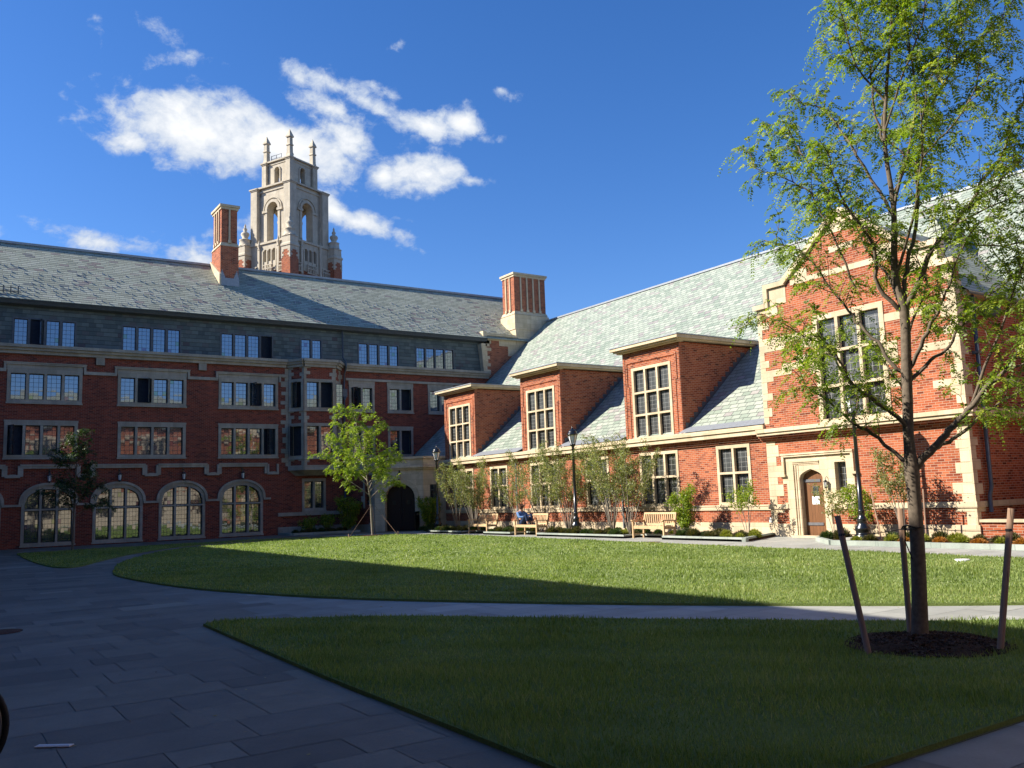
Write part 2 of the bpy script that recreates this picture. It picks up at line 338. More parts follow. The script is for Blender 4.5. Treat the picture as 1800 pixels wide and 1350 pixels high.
M['oak_dark'] = m_wood('dark_oak_planks', (.020, .010, .007), (.035, .018, .012), .15, .5)
M['stake'] = m_wood('weathered_stake', (.20, .12, .075), (.34, .22, .15), .5, .8)
M['paper'] = m_plain('white_paper', (.82, .82, .80), .6, .2, 0, .03)
M['blue_curb'] = m_stone('bluestone_curb', (.30, .35, .31), (.38, .42, .38), 1.8, .6, .6, .7, .15)
M['soil'] = m_plain('dark_mulch', (.055, .032, .020), .95, .1, 0, .5, 25, .02)
M['bark'] = m_plain('grey_bark', (.17, .135, .10), .85, .15, 0, .45, 22, .006)
M['bark_pale'] = m_plain('pale_bark', (.30, .26, .21), .8, .15, 0, .35, 20, .004)
M['leaf'] = m_leaf('locust_leaf', [(0, (.09, .155, .018)), (.5, (.21, .29, .035)), (.85, (.34, .40, .05)), (1, (.50, .42, .05))], .5)
M['leaf2'] = m_leaf('bright_tree_leaf', [(0, (.11, .19, .018)), (.6, (.26, .34, .035)), (1, (.40, .44, .06))])
M['leaf_shaded'] = m_leaf('shaded_tree_leaf', [(0, (.02, .045, .01)), (.6, (.045, .08, .018)), (1, (.08, .11, .03))], .25)  # leaf colour darkened to paint in shade on the left tree
M['leaf3'] = m_leaf('shrub_leaf', [(0, (.13, .16, .05)), (.5, (.25, .28, .10)), (.85, (.36, .38, .17)), (1, (.40, .27, .10))], .35)
M['rust'] = m_plain('rusty_iron', (.11, .05, .028), .8, .2, .2, .4, 14)
M['rubber'] = m_plain('black_rubber', (.012, .012, .012), .6, .3)
M['alu'] = m_plain('brushed_alloy', (.30, .30, .31), .35, .5, .9, .1)
# ------------------------------------------------------------------ building parts
ZB = [0]
def window(F, u0, u1, z0, z1, nl, parent, rows=(), fr=.15, mull=.12, head=.17, sill=.17, d=.05, dep=.24, cols=3, crows=6, glass='glass', sash='sash', st='stone_shaded', opn=(), arch=None, name='window', merge=False, label=None):
    iu0, iu1, iz0, iz1 = u0+fr, u1-fr, z0+sill, z1-head
    lw = (iu1-iu0-mull*(nl-1))/nl; zs = [iz0] + list(rows) + [iz1]; ls = []
    for i in range(nl):
        a = iu0 + i*(lw+mull)
        for r in range(len(zs)-1):
            lo = zs[r] + (mull*.4 if r else 0); hi = zs[r+1] - (mull*.4 if r < len(zs)-2 else 0); ls.append((a, a+lw, lo, hi, i, r))
    outer = [(u0, z0), (u1, z0), (u1, z1), (u0, z1)]
    def fa(u, grow=0.0):   # height of the arch soffit
        c = (u0+u1)/2; h = (u1-u0)/2 - fr + grow; t = max(0.0, 1-((u-c)/h)**2) if h > abs(u-c) else 0
        return arch[0] + (arch[1]-arch[0]-(head-grow))*(t**.45)
    if arch: outer = [(u0, z0)] + [(u1, z0)] + arc(u0, u1, arch[0], arch[1]-arch[0], 16)
    mb = MB(); g = MB(); holes = []
    for (a, b, lo, hi, i, r) in ls:
        if arch and r == len(zs)-2:
            n = 6; top = [(b + (a-b)*k/n, min(fa(b + (a-b)*k/n), 99)) for k in range(n+1)]; holes.append([(a, lo), (b, lo)] + top); hi2 = max(t[1] for t in top)
        else: holes.append([(a, lo), (b, lo), (b, hi), (a, hi)]); hi2 = hi
        ZB[0] += 7; o1, o2 = (ZB[0]*3) % 97, (ZB[0]*5) % 89
        cr = crows if isinstance(crows, int) else crows[r]
        dg = d-dep+.035; e = .012
        if (i, r) in opn or i in opn:
            g.poly([F(a, lo, dg-.05), F(b, lo, dg-.05), F(b, hi2, dg-.05), F(a, hi2, dg-.05)], 2)
            side = -1 if i % 2 else 1; hu = a if side > 0 else b; ang = math.radians(68 if (i+ZB[0]) % 3 else 35)
            def S(t, z): return F(hu + side*t*math.cos(ang), z, dg + .03 + t*math.sin(ang))
            w_ = b-a-.02; g.poly([S(0, lo+.02), S(w_, lo+.02), S(w_, hi2-.02), S(0, hi2-.02)], 0, [(o1, o2), (o1+cols, o2), (o1+cols, o2+cr), (o1, o2+cr)])
            for (t0, t1, q0, q1) in ((0, .03, lo, hi2), (w_-.03, w_, lo, hi2), (0, w_, lo, lo+.035), (0, w_, hi2-.035, hi2)):
                pa = [S(t0, q0), S(t1, q0), S(t1, q1), S(t0, q1)]; off = Vector(F(0, 0, .015))-Vector(F(0, 0, 0))
                g.hex([*[tuple(Vector(p)-off) for p in pa], *[tuple(Vector(p)+off) for p in pa]], 1)
            continue
        g.poly([F(a-e, lo-e, dg), F(b+e, lo-e, dg), F(b+e, hi2+e, dg), F(a-e, hi2+e, dg)], 0, [(o1, o2), (o1+cols, o2), (o1+cols, o2+cr), (o1, o2+cr)])
        s_ = .035 if glass == 'glass' else .022
        for (x0, x1, q0, q1) in ((a, a+s_, lo, hi), (b-s_, b, lo, hi), (a+s_, b-s_, lo, lo+s_)) + (() if (arch and r == len(zs)-2) else ((a+s_, b-s_, hi-s_, hi),)):
            g.fbox(F, x0, x1, q0, q1, dg+.004, dg+.028, 1)
        if arch and r == len(zs)-2:
            for k in range(6):
                (ua, za), (ub, zb) = top[k], top[k+1]
                g.poly([F(ua, za, dg+.025), F(ub, zb, dg+.025), F(ub, zb-s_, dg+.025), F(ua, za-s_, dg+.025)], 1)
    mb.plate(F, outer, holes, d, dep, 0)
    # chamfered inner edge: a second, thinner frame set back
    mb.fbox(F, u0-.03, u1+.03, z0-.05, z0+.03, 0, d+.05, 0)
    if merge:
        off = len(mb.v); mb.v += g.v
        for f, m_, uv, sm in zip(g.f, g.m, g.uv, g.sm): mb.f.append([k+off for k in f]); mb.m.append(m_+1); mb.uv.append(uv); mb.sm.append(sm)
        return mb.build(name, [M[st], M[glass], M[sash], M['dark']], parent)
    o = mb.build(name, M[st], parent); g.build('glazing', [M[glass], M[sash], M['dark']], o)
    return o
def hood(mb, F, u0, u1, z, drop, t=.11, d=.12, m=0, foot=0.0):
    mb.fbox(F, u0, u1, z-t, z, 0, d, m); mb.fbox(F, u0-.02, u1+.02, z-.03, z+.02, 0, d+.03, m)
    for a in (u0, u1-t): mb.fbox(F, a, a+t, z-drop, z-t, 0, d-.01, m)
def rect(a, b, c, d): return [(a, c), (b, c), (b, d), (a, d)]
def quoins(mb, F, u, z0, z1, sgn, seed=1, h=.30, wmin=.18, wmax=.42, d=.012, m=0):
    r = random.Random(seed); z = z0; k = 0
    while z < z1-.05:
        hh = min(h*r.choice((.8, 1, 1.25)), z1-z); w_ = wmax*r.uniform(.8, 1.25) if k % 2 else wmin*r.uniform(.8, 1.3)
        mb.fbox(F, min(u, u+sgn*w_), max(u, u+sgn*w_), z+.004, z+hh-.004, -.05, d, m); z += hh; k += 1
def lantern(F, u, z, parent, s=1.0):
    mb = MB(); c = Vector(F(u, z, .20*s))
    mb.lathe(c, [(0, .34*s), (.02*s, .32*s), (.02*s, .27*s), (.10*s, .22*s), (.115*s, .17*s)], 6)
    for k in range(6):
        th = math.pi*k/3; a = c+Vector((math.cos(th)*.10*s, math.sin(th)*.10*s, .18*s)); b = c+Vector((math.cos(th)*.07*s, math.sin(th)*.07*s, -.10*s)); mb.tube([a, b], .009*s, 4)
    mb.lathe(c, [(.075*s, -.10*s), (.08*s, -.13*s), (.03*s, -.17*s), (0, -.20*s)], 6)
    mb.tube([F(u, z+.36*s, 0), F(u, z+.44*s, .1*s), tuple(c+Vector((0, 0, .34*s)))], .014*s, 5); mb.fbox(F, u-.04*s, u+.04*s, z+.25*s, z+.48*s, 0, .02)
    mb.lathe(c, [(.062*s, -.10*s), (.09*s, .17*s)], 6, 1, False)
    return mb.build('wall_lantern', [M['metal'], M['lamp_glass']], parent)
def chimney(parent, x0, x1, y0, y1, zb, zs, zt, nx, ny, base_mat='brick', label=None):
    """brick stack: base up to zs, shaft to zt, with stone ribs on each side"""
    mb = MB(); e = .07
    mb.box(x0-e, x1+e, y0-e, y1+e, zb, zs, 0 if base_mat == 'brick' else 1)
    mb.hex([(x0-e-.04, y0-e-.04, zs), (x1+e+.04, y0-e-.04, zs), (x1+e+.04, y1+e+.04, zs), (x0-e-.04, y1+e+.04, zs), (x0-.02, y0-.02, zs+.22), (x1+.02, y0-.02, zs+.22), (x1+.02, y1+.02, zs+.22), (x0-.02, y1+.02, zs+.22)], 1)
    mb.box(x0, x1, y0, y1, zs+.2, zt-.25, 0)
    mb.box(x0-.06, x1+.06, y0-.06, y1+.06, zt-.28, zt-.14, 1); mb.box(x0-.13, x1+.13, y0-.13, y1+.13, zt-.14, zt, 1)
    for k in range(nx):
        x = x0 + (x1-x0)*(k+1)/(nx+1)
        for y, s in ((y0, -1), (y1, 1)): mb.box(x-.05, x+.05, min(y, y+s*.07), max(y, y+s*.07), zs+.2, zt-.27, 1); mb.box(x-.09, x+.09, min(y, y+s*.11), max(y, y+s*.11), zs+.2, zs+.38, 1)
    for k in range(ny):
        y = y0 + (y1-y0)*(k+1)/(ny+1)
        for x, s in ((x0, -1), (x1, 1)): mb.box(min(x, x+s*.07), max(x, x+s*.07), y-.05, y+.05, zs+.2, zt-.27, 1); mb.box(min(x, x+s*.11), max(x, x+s*.11), y-.09, y+.09, zs+.2, zs+.38, 1)
    o = mb.build('chimney', [M['brick'], M['stone']], parent)
    if label: o['label'] = label
    return o
# ================================================================== far residence wing (faces the camera, in its own shade)
RA = empty('residence_hall', (16, 48.5, 0), 'long four storey red brick residence hall in shade with arched ground floor windows', 'building')
FA = FR((0, 48.5, 0), (1, 0, 0), (0, -1, 0)); FM = FR((0, 48.72, 0), (1, 0, 0), (0, -1, 0))
W3 = [(3.15, 6.45, 4, (), 'a'), (8.1, 11.5, 4, (1,), 'b'), (13.2, 16.5, 4, (2,), 'c'), (20.8, 22.45, 2, (0,), ''), (23.3, 25.05, 2, (1,), ''), (26.1, 27.9, 2, (), '')]
W2 = [(3.1, 6.3, 4, (0,), ''), (8.15, 11.5, 4, (), ''), (13.2, 16.5, 4, (3,), ''), (20.8, 22.45, 2, (), ''), (23.3, 25.0, 2, (1,), '')]
WM = [(3.3, 6.15, 4, (1,)), (8.26, 11.25, 4, ()), (13.32, 16.3, 4, (3,)), (17.9, 19.25, 2, ()), (21.5, 24.25, 4, ()), (25.4, 28.2, 4, ())]
AR = [(.8, 3.1), (3.95, 6.3), (7.08, 9.42), (10.2, 12.54), (13.3, 15.65)]
holes = [rect(a+.03, b-.03, 7.0+.03, 8.62-.03) for a, b, *_ in W3] + [rect(a+.03, b-.03, 4.3+.03, 6.05) for a, b, *_ in W2] + [rect(17.93, 19.27, 1.28, 3.07)]
holes += [[(a+.03, .11), (b-.03, .11)] + arc(a+.03, b-.03, 2.08, .90, 12) for a, b in AR]
mb = MB(); mb.plate(FA, [(-6, 0), (37, 0), (37, 12.3), (30.35, 12.3), (30.35, 9.7), (-6, 9.7)], holes, 0, .3); mb.build('brick_wall', M['brick_shaded'], RA)
mb = MB(); mb.plate(FM, rect(-6, 30.34, 9.62, 12.1), [rect(a+.02, b-.02, 9.86, 11.24) for a, b, *_ in WM], 0, .12); mb.build('slate_wall', M['slate_wall'], RA)
for a, b, n, op, _ in W3: window(FA, a, b, 7.0, 8.62, n, RA, opn=op)
for a, b, n, op, _ in W2: window(FA, a, b, 4.3, 6.08, n, RA, opn=op)
for a, b, n, op in WM: window(FM, a, b, 9.84, 11.26, n, RA, fr=.07, mull=.11, head=.07, sill=.07, d=.03, dep=.12, opn=op, st='gutter')
window(FA, 17.9, 19.3, 1.25, 3.1, 2, RA, fr=.13)
for k, (a, b) in enumerate(AR):
    if k: window(FA, a, b, .1, 3.0, 3, RA, rows=(1.82,), fr=.14, mull=.1, head=.2, sill=.14, crows=(7, 4), cols=4, arch=(2.08, 3.0), d=.04)
mb = MB()   # open passage arch at the left edge
a, b = AR[0]; mb.plate(FA, [(a, .0), (b, .0)] + arc(a, b, 2.08, .92, 14), [[(a+.2, .02), (b-.2, .02)] + arc(a+.2, b-.2, 2.0, .78, 12)], .04, .5)
mb.build('passage_arch', M['stone_shaded'], RA)
mb = MB(); mb.fbox(FA, a-.3, b+.3, 0, 3.1, -2.6, -2.5); mb.fbox(FA, a-.3, a, 0, 3.1, -2.5, -.32); mb.fbox(FA, b, b+.3, 0, 3.1, -2.5, -.32); mb.fbox(FA, a-.3, b+.3, 3.0, 3.1, -2.5, -.32); mb.build('passage', M['brick_shaded'], RA)
# stone trim
mb = MB()
for u0, u1 in ((-6, 16.95), (20.55, 30.6)):
    mb.fbox(FA, u0, u1, 9.40, 9.58, 0, .16); mb.fbox(FA, u0, u1, 9.56, 9.70, 0, .28); mb.fbox(FA, u0, u1, 9.69, 9.84, -.2, .38)
for u in (7.25, 12.32, 2.3): mb.fbox(FA, u-.2, u+.2, 9.02, 9.41, 0, .13)
mb.build('cornice', M['stone_shaded'], RA)
mb = MB()
xs = [-6]
for a, b, n, *_ in W3[:3]:
    hood(mb, FA, a-.16, b+.16, 8.98, .42); mb.fbox(FA, a-.02, b+.02, 8.61, 8.88, 0, .045)
    mb.build('window_hood', M['stone_shaded'], RA); mb = MB(); mb.fbox(FA, xs[-1], a-.05, 8.50, 8.66, 0, .10); xs.append(b+.05); mb.build('string_course', M['stone_shaded'], RA); mb = MB()
mb.fbox(FA, 16.55, 16.95, 8.86, 9.0, 0, .1); mb.build('string_course', M['stone_shaded'], RA); mb = MB()
mb.fbox(FA, 20.6, 30.3, 8.85, 8.99, 0, .10); mb.build('string_course', M['stone_shaded'], RA)
for a, b, *_ in W3[3:]: mb = MB(); mb.fbox(FA, a-.02, b+.02, 8.61, 8.86, 0, .045); mb.build('lintel', M['stone_shaded'], RA)
for a, b, *_ in W2: mb = MB(); mb.fbox(FA, a-.02, b+.02, 6.07, 6.16, 0, .05); mb.build('lintel', M['stone_shaded'], RA)
mb = MB(); edges = [-.2] + [(AR[k][1]+AR[k+1][0])/2 for k in range(4)] + [16.2]
for k in range(5):
    a, b = edges[k]+.33, edges[k+1]-.33
    if k == 4: b = edges[5]-.35
    mb.fbox(FA, a, b, 3.80, 3.93, 0, .12); mb.fbox(FA, a-.02, b+.02, 3.92, 4.0, 0, .16)
    for s in (a, b):
        x0 = s-.12 if s == b else s; mb.fbox(FA, x0-.0, x0+.12, 3.42, 3.80, 0, .11)
for e in edges[1:]:
    mb.fbox(FA, e-.33, e-.13, 3.36, 3.50, 0, .12); mb.fbox(FA, e+.13, e+.33, 3.36, 3.50, 0, .12); mb.fbox(FA, e-.131, e+.131, 3.36, 3.52, 0, .12)
    mb.fbox(FA, e-.33, e-.22, 3.49, 3.94, 0, .115); mb.fbox(FA, e+.22, e+.33, 3.49, 3.94, 0, .115)
for k in range(5):   # hood mouldings over the arches and imposts between them
    a, b = AR[k]; o_ = arc(a-.13, b+.13, 2.08, 1.04, 16); i_ = arc(a, b, 2.08, .92, 16)
    for q in range(16):
        mb.poly([FA(*o_[q], .12), FA(*o_[q+1], .12), FA(*i_[q+1], .12), FA(*i_[q], .12)]); mb.poly([FA(*o_[q], .12), FA(*o_[q+1], .12), FA(*o_[q+1], 0), FA(*o_[q], 0)]); mb.poly([FA(*i_[q], .12), FA(*i_[q+1], .12), FA(*i_[q+1], 0), FA(*i_[q], 0)])
    if k < 4: mb.fbox(FA, b+.02, AR[k+1][0]-.02, 1.98, 2.09, 0, .115)
    else: mb.fbox(FA, b+.02, b+.42, 1.98, 2.09, 0, .115)
mb.build('label_moulding', M['stone_shaded'], RA)
mb = MB(); mb.fbox(FA, 16.5, 20.3, 1.02, 1.22, 0, .09); mb.build('water_table', M['stone_shaded'], RA); mb = MB(); mb.fbox(FA, 16.5, 20.3, 0, .42, 0, .10); mb.build('base_course', M['stone_shaded'], RA)
for u in (5.1, 8.27, 11.4, 14.5): lantern(FA, u, 3.28, RA)
# gutter, roof
mb = MB()
prof = [(48.30, 11.86), (48.22, 11.96), (48.12, 12.06), (48.30, 12.10), (48.75, 12.02), (48.75, 11.80)]
for k in range(6):
    a, b = prof[k], prof[(k+1) % 6]; mb.poly([(-8, *a), (30.45, *a), (30.45, *b), (-8, *b)])
mb.poly([(30.45, *p) for p in prof]); mb.build('gutter', M['gutter'], RA)
mb = MB(); y0, z0, y1, z1 = 48.18, 12.09, 53.35, 16.23
mb.poly([(-14, y0, z0), (35.2, y0, z0), (35.2, y1, z1), (-14, y1, z1)]); mb.poly([(-14, y1, z1), (35.2, y1, z1), (35.2, 58.5, 12.1), (-14, 58.5, 12.1)], 0); mb.poly([(35.15, 48.8, 12.05), (35.15, y1, z1-.1), (35.15, 58.3, 12.05)], 0); mb.poly([(-14, y0, z0), (-14, y1, z1), (-14, 58.5, 12.1)], 0)
mb.poly([(-14, y0, z0-.04), (35.2, y0, z0-.04), (35.2, y0, z0), (-14, y0, z0)])
rg = random.Random(3)
for row in range(17):
    t = .03 + row*.034; n = 150
    for k in range(n):
        x = 2 + (k + .5*(row % 2))*.62
        if x > 33 or rg.random() < .55: continue
        y = y0 + (y1-y0)*t; z = z0 + (z1-z0)*t; x += rg.uniform(-.05, .05)
        mb.box(x, x+.035, y-.03, y+.06, z-.03, z+.075, 1)
mb.build('slate_roof', [M['slate_small'], M['alu']], RA)
mb = MB(); mb.box(-14, 35.2, 53.2, 53.5, 16.17, 16.30); mb.build('ridge_cap', M['lead'], RA)
mb = MB()
for k in range(9):
    x = .9+k*.32; mb.box(x, x+.05, 48.55, 48.6, 12.4, 12.78)
for z in (12.5, 12.68): mb.tube([(.8, 48.56, z), (3.6, 48.56, z)], .018, 5)
mb.build('snow_rail', M['metal'], RA)
# back and ends of the wing so that it is a closed block
mb = MB(); mb.box(-14, 35.1, 58.2, 58.4, 0, 12.05); mb.box(-14, -13.8, 48.8, 58.2, 0, 12.0); mb.box(34.9, 35.1, 48.85, 58.2, 0, 12.0); mb.build('rear_wall', M['brick_shaded'], RA)
# end parapet with quoins and the broad chimney
mb = MB(); FP = FR((0, 48.42, 0), (1, 0, 0), (0, -1, 0))
mb.fbox(FP, 30.36, 36.4, 9.5, 12.28, -.3, 0); mb.build('parapet', M['brick'], RA)
mb = MB(); quoins(mb, FP, 30.34, 9.45, 12.3, 1, 4, .27, .22, .45); mb.fbox(FP, 30.34, 30.75, 11.55, 12.3, -.2, .012); mb.fbox(FP, 30.75, 31.7, 11.98, 12.3, -.2, .012); mb.fbox(FP, 31.5, 33.2, 11.65, 12.3, -.2, .014); mb.fbox(FP, 32.2, 34.5, 11.0, 11.7, -.2, .013)
mb.fbox(FP, 30.22, 32.8, 12.28, 12.45, -.4, .10); mb.fbox(FP, 30.2, 30.5, 12.2, 12.55, -.4, .12)
mb.hex([(30.22, 48.36, 9.84), (30.34, 48.36, 9.84), (30.34, 48.75, 9.84), (30.22, 48.75, 9.84), (30.0, 48.25, 11.7), (30.34, 48.25, 11.7), (30.34, 48.75, 11.7), (30.0, 48.75, 11.7)])
mb.build('coping', M['stone'], RA)
mb = MB(); X0, X1, Y0, Y1 = 32.82, 35.62, 48.38, 50.1
mb.hex([(X0+.1, Y0, 11.7), (X1, Y0, 11.7), (X1, Y0+.7, 11.7), (X0+.1, Y0+.7, 11.7), (X0+.02, Y0, 12.9), (X1, Y0, 12.9), (X1, Y1-.1, 12.9), (X0+.02, Y1-.1, 12.9)]); mb.box(X0-.03, X1+.03, Y0-.03, Y1, 12.9, 13.9); mb.build('chimney_base', M['stone'], RA)
chimney(RA, 32.92, 35.5, 48.5, 49.95, 13.85, 13.95, 16.85, 4, 2, 'stone', 'wide brick chimney with four pale stone ribs')
chimney(RA, 14.10, 15.02, 51.45, 53.2, 14.3, 17.0, 19.55, 1, 3, 'brick', 'tall narrow brick chimney')
mb = MB()   # lead and stone skirt of the narrow chimney
mb.hex([(14.0, 51.30, 14.45), (15.12, 51.30, 14.45), (15.12, 51.38, 14.45), (14.0, 51.38, 14.45), (14.0, 51.32, 15.05), (15.12, 51.32, 15.05), (15.12, 51.38, 15.05), (14.0, 51.38, 15.05)])
for k in range(4): mb.box(14.02+k*.03, 14.3-k*.05, 51.34, 51.376, 15.05+k*.12, 15.17+k*.12); mb.box(14.82+k*.05, 15.1-k*.03, 51.34, 51.376, 15.05+k*.12, 15.17+k*.12)
mb.build('flashing', M['lead'], RA)
mb = MB(); mb.hex([(13.93, 51.2, 14.6), (14.03, 51.2, 14.6), (14.03, 53.3, 16.1), (13.93, 53.3, 16.1), (13.93, 51.2, 15.25), (14.03, 51.2, 15.25), (14.03, 53.3, 16.45), (13.93, 53.3, 16.45)]); mb.build('stone_kerb', M['stone'], RA)
# downpipe with hopper
mb = MB(); mb.tube([(20.45, 48.36, .3), (20.45, 48.36, 7.9)], .055, 8); mb.tube([(20.45, 48.36, 8.3), (20.45, 48.30, 9.2), (20.45, 48.02, 9.5), (20.45, 48.02, 9.9), (20.45, 48.5, 10.2), (20.45, 48.55, 11.9)], .05, 8); mb.box(20.3, 20.6, 48.22, 48.46, 7.85, 8.3); mb.lathe((20.45, 48.34, 7.65), [(.06, 0), (.17, .2)], 8)
for z in (1.5, 3.0, 4.6, 6.2): mb.box(20.37, 20.53, 48.3, 48.48, z, z+.06)
mb.build('downpipe', M['gutter'], RA)
# oriel
OB = MB(); OS = MB()
P = [(17.12, 48.5), (17.72, 47.62), (19.58, 47.62), (20.22, 48.5)]
facs = []
for k in range(3):
    a, b = Vector((*P[k], 0)), Vector((*P[k+1], 0)); u = (b-a).normalized(); n = Vector((u.y, -u.x, 0)); facs.append((FR(a, u, n), (b-a).length))
for k, (F, Ln) in enumerate(facs):
    OB.plate(F, rect(0, Ln, 3.8, 9.6), [rect(.14, Ln-.14, 4.3, 6.05), rect(.14, Ln-.14, 7.0, 8.58)], 0, .1)
    for z0, z1 in ((4.22, 6.2), (6.92, 8.72)): pass
    OC = MB() if k == 0 else OC; OC.fbox(F, 0, Ln, 9.40, 9.58, -.1, .14); OC.fbox(F, -.05, Ln+.05, 9.56, 9.7, -.1, .24); OC.fbox(F, -.1, Ln+.1, 9.69, 9.84, -.1, .32)
    OD = MB() if k == 0 else OD; OD.fbox(F, 0, Ln, 3.55, 3.82, -.1, .06)
    for i, (c, sg) in enumerate(((0, 1), (Ln, -1))):
        OS = MB(); OQ = (OQ if (k or i) else []) + [OS]
        for z0, z1, sd_ in ((3.82, 4.2, 5), (6.2, 6.92, 6), (8.72, 9.4, 7)): quoins(OS, F, c, z0, z1, sg, sd_+k*3+i, .2, .16, .34, .014)
for q, OS in (((3.55, 3.56), OD), ((9.83, 9.845), OC)): OS.poly([(x, y, q[1]) for x, y in P])
hx = [(17.5, 48.45), (17.9, 48.1), (19.4, 48.1), (19.8, 48.45)]
for k in range(3): OD.poly([(*P[k], 3.56), (*P[k+1], 3.56), (*hx[k+1], 3.25), (*hx[k], 3.25)])
OR = OB.build('oriel', M['brick_shaded'], RA); OC.build('cornice', M['stone_shaded'], OR); OD.build('corbel', M['stone_shaded'], OR); [q.build('quoins', M['stone_shaded'], OR) for q in OQ]
for k, (F, Ln) in enumerate(facs):
    for z0, z1, op in ((4.2, 6.2, (0,) if k == 0 else ()), (6.92, 8.72, (0,) if k == 0 else ((1,) if k == 1 else (0,)))):
        window(F, 0.0 if k == 1 else .03, Ln - (0.0 if k == 1 else .03), z0, z1, 2 if k == 1 else 1, OR, opn=op, fr=.16, d=.03, merge=True)
mb = MB(); quoins(mb, FA, 17.1, 3.8, 9.4, -1, 21, .26, .16, .36, .02); mb.build('quoins', M['stone_shaded'], RA); mb = MB(); quoins(mb, FA, 20.24, 4.4, 9.4, 1, 22, .26, .05, .13, .02); mb.build('quoins', M['stone_shaded'], RA)
# ================================================================== sunlit hall on the right
RB = empty('dining_hall', (24.4, 30, 0), 'sunlit red brick hall with steep slate roof, three tall dormers and a gable bay', 'building')
FB = FR((24.4, 0, 0), (0, 1, 0), (-1, 0, 0))
WB = [(21.4, 23.0, 2), (25.0, 27.22, 3), (29.2, 30.8, 2), (32.8, 35.1, 3), (37.1, 38.75, 2), (40.4, 42.5, 3)]
DM = [(24.6, 27.98), (32.4, 35.7), (40.05, 43.4)]
outer = [(20.3, 0), (43.6, 0), (43.6, 3.7)] + sum([[(b, 3.7), (b, 7.45), (a, 7.45), (a, 3.7)] for a, b in reversed(DM)], []) + [(20.3, 3.7)]
holes = [rect(a+.03, b-.03, 1.08, 3.2) for a, b, n in WB]
for a, b in DM: c = (a+b)/2; holes.append(rect(c-1.10, c+1.10, 3.80, 6.70))
mb = MB(); mb.plate(FB, outer, holes, 0, .3); mb.build('brick_wall', M['brick'], RB)
for a, b, n in WB: window(FB, a, b, 1.05, 3.24, n, RB, rows=(2.22,), fr=.12, mull=.10, head=.13, sill=.12, d=.03, dep=.18, crows=(5, 4) if n == 3 else (5, 5), cols=3, glass='glass_hall', sash='sash', st='stone')
SL = .88
def zr(x): return 3.82 + SL*(x-24.35)
for i, (a, b) in enumerate(DM):
    mb = MB(); xb = 24.35 + (7.5-3.82)/SL
    for y, s in ((a, -1), (b, 1)):
        mb.poly([(24.7, y, 3.75), (24.7, y, 7.45), (xb+.1, y, 7.45), (xb+.1, y, zr(xb+.1))])
    # raised brick panel round the window
    c = (a+b)/2
    for u0, u1, z0, z1, d in ((c-1.5, c+1.5, 6.98, 7.08, .035), (c-1.5, c-1.42, 6.0, 6.98, .035), (c+1.42, c+1.5, 6.0, 6.98, .035), (c-1.42, c-1.32, 3.85, 6.0, .03), (c+1.32, c+1.42, 3.85, 6.0, .03), (a+.02, a+.14, 3.85, 7.4, .025), (b-.14, b-.02, 3.85, 7.4, .025), (c-1.2, c+1.2, 7.2, 7.27, .03)): mb.fbox(FB, u0, u1, z0, z1, -.02, d)
    D = mb.build('dormer', M['brick'], RB)
    mb = MB(); x0 = 23.98
    mb.box(24.2, 24.5, a-.14, b+.14, 7.44, 7.50, 0); mb.box(x0+.1, xb+.2, a-.22, b+.22, 7.49, 7.56, 0); mb.box(x0, xb+.35, a-.32, b+.32, 7.555, 7.68, 0); mb.box(x0-.03, xb+.4, a-.35, b+.35, 7.675, 7.72, 1)
    mb.build('dormer_cornice', [M['stone'], M['lead']], D)
    window(FB, c-1.16, c+1.16, 3.76, 6.76, 3, D, rows=(4.78, 5.70), fr=.13, mull=.10, head=.12, sill=.12, d=.03, dep=.17, crows=(6, 5, 5), cols=3, glass='glass_hall', sash='sash', st='stone', merge=True)
    mb = MB()   # stepped flashing on both cheeks
    for y, s in ((a, -1), (b, 1)):
        mb = MB()
        for k in range(18):
            x = 24.5 + k*.24
            if zr(x+.24)+.12 < 7.45: mb.box(x, x+.245, min(y, y+s*.02), max(y, y+s*.02), zr(x)-.05, zr(x+.24)+.10)
        mb.build('flashing', M['gutter'], D)
# roof: steep slope to the court, mirrored slope behind, valley pieces filled by the bay roof
rx, rz = 35.5, zr(35.5)
mb = MB()
mb.poly([(24.25, 20.0, zr(24.25)), (24.25, 48.45, zr(24.25)), (rx, 48.45, rz), (rx, 20.0, rz)])
mb.poly([(27.9, 4, zr(27.9)), (27.9, 13.3, zr(27.9)), (26.0, 13.3, zr(26.0)), (24.5, 20.0, zr(24.5)), (rx, 20.0, rz), (rx, 4, rz)])
mb.poly([(rx, 4, rz), (rx, 48.45, rz), (46.6, 48.45, zr(24.4)), (46.6, 4, zr(24.4))]); mb.poly([(rx, 48.45, rz-.05), (46.5, 48.45, zr(24.5)), (46.5, 48.45, 0), (rx, 48.45, 0)])
mb.build('slate_roof', M['slate_big'], RB)
mb = MB(); mb.box(rx-.12, rx+.12, 4, 48.4, rz-.04, rz+.06); mb.build('ridge_cap', M['lead'], RB)
mb = MB()
segs = [(20.42, DM[0][0]), (DM[0][1], DM[1][0]), (DM[1][1], DM[2][0]), (DM[2][1], 44.0)]
for a, b in segs: mb = MB(); mb.poly([(24.02, a, 3.83), (24.02, b, 3.83), (24.62, b, zr(24.62)+.02), (24.62, a, zr(24.62)+.02)]); mb.build('lead_apron', M['lead'], RB)
mb = MB()
for (d0, d1, z0, z1, m) in ((0, .08, 3.27, 3.34, 1), (0, .15, 3.335, 3.42, 1), (0, .24, 3.415, 3.50, 1), (-.05, .34, 3.495, 3.66, 0), (-.05, .40, 3.655, 3.80, 0)): mb.fbox(FB, 20.42, 43.7, z0, z1, d0, d1, m)
mb.build('cornice', [M['stone'], M['brick']], RB)
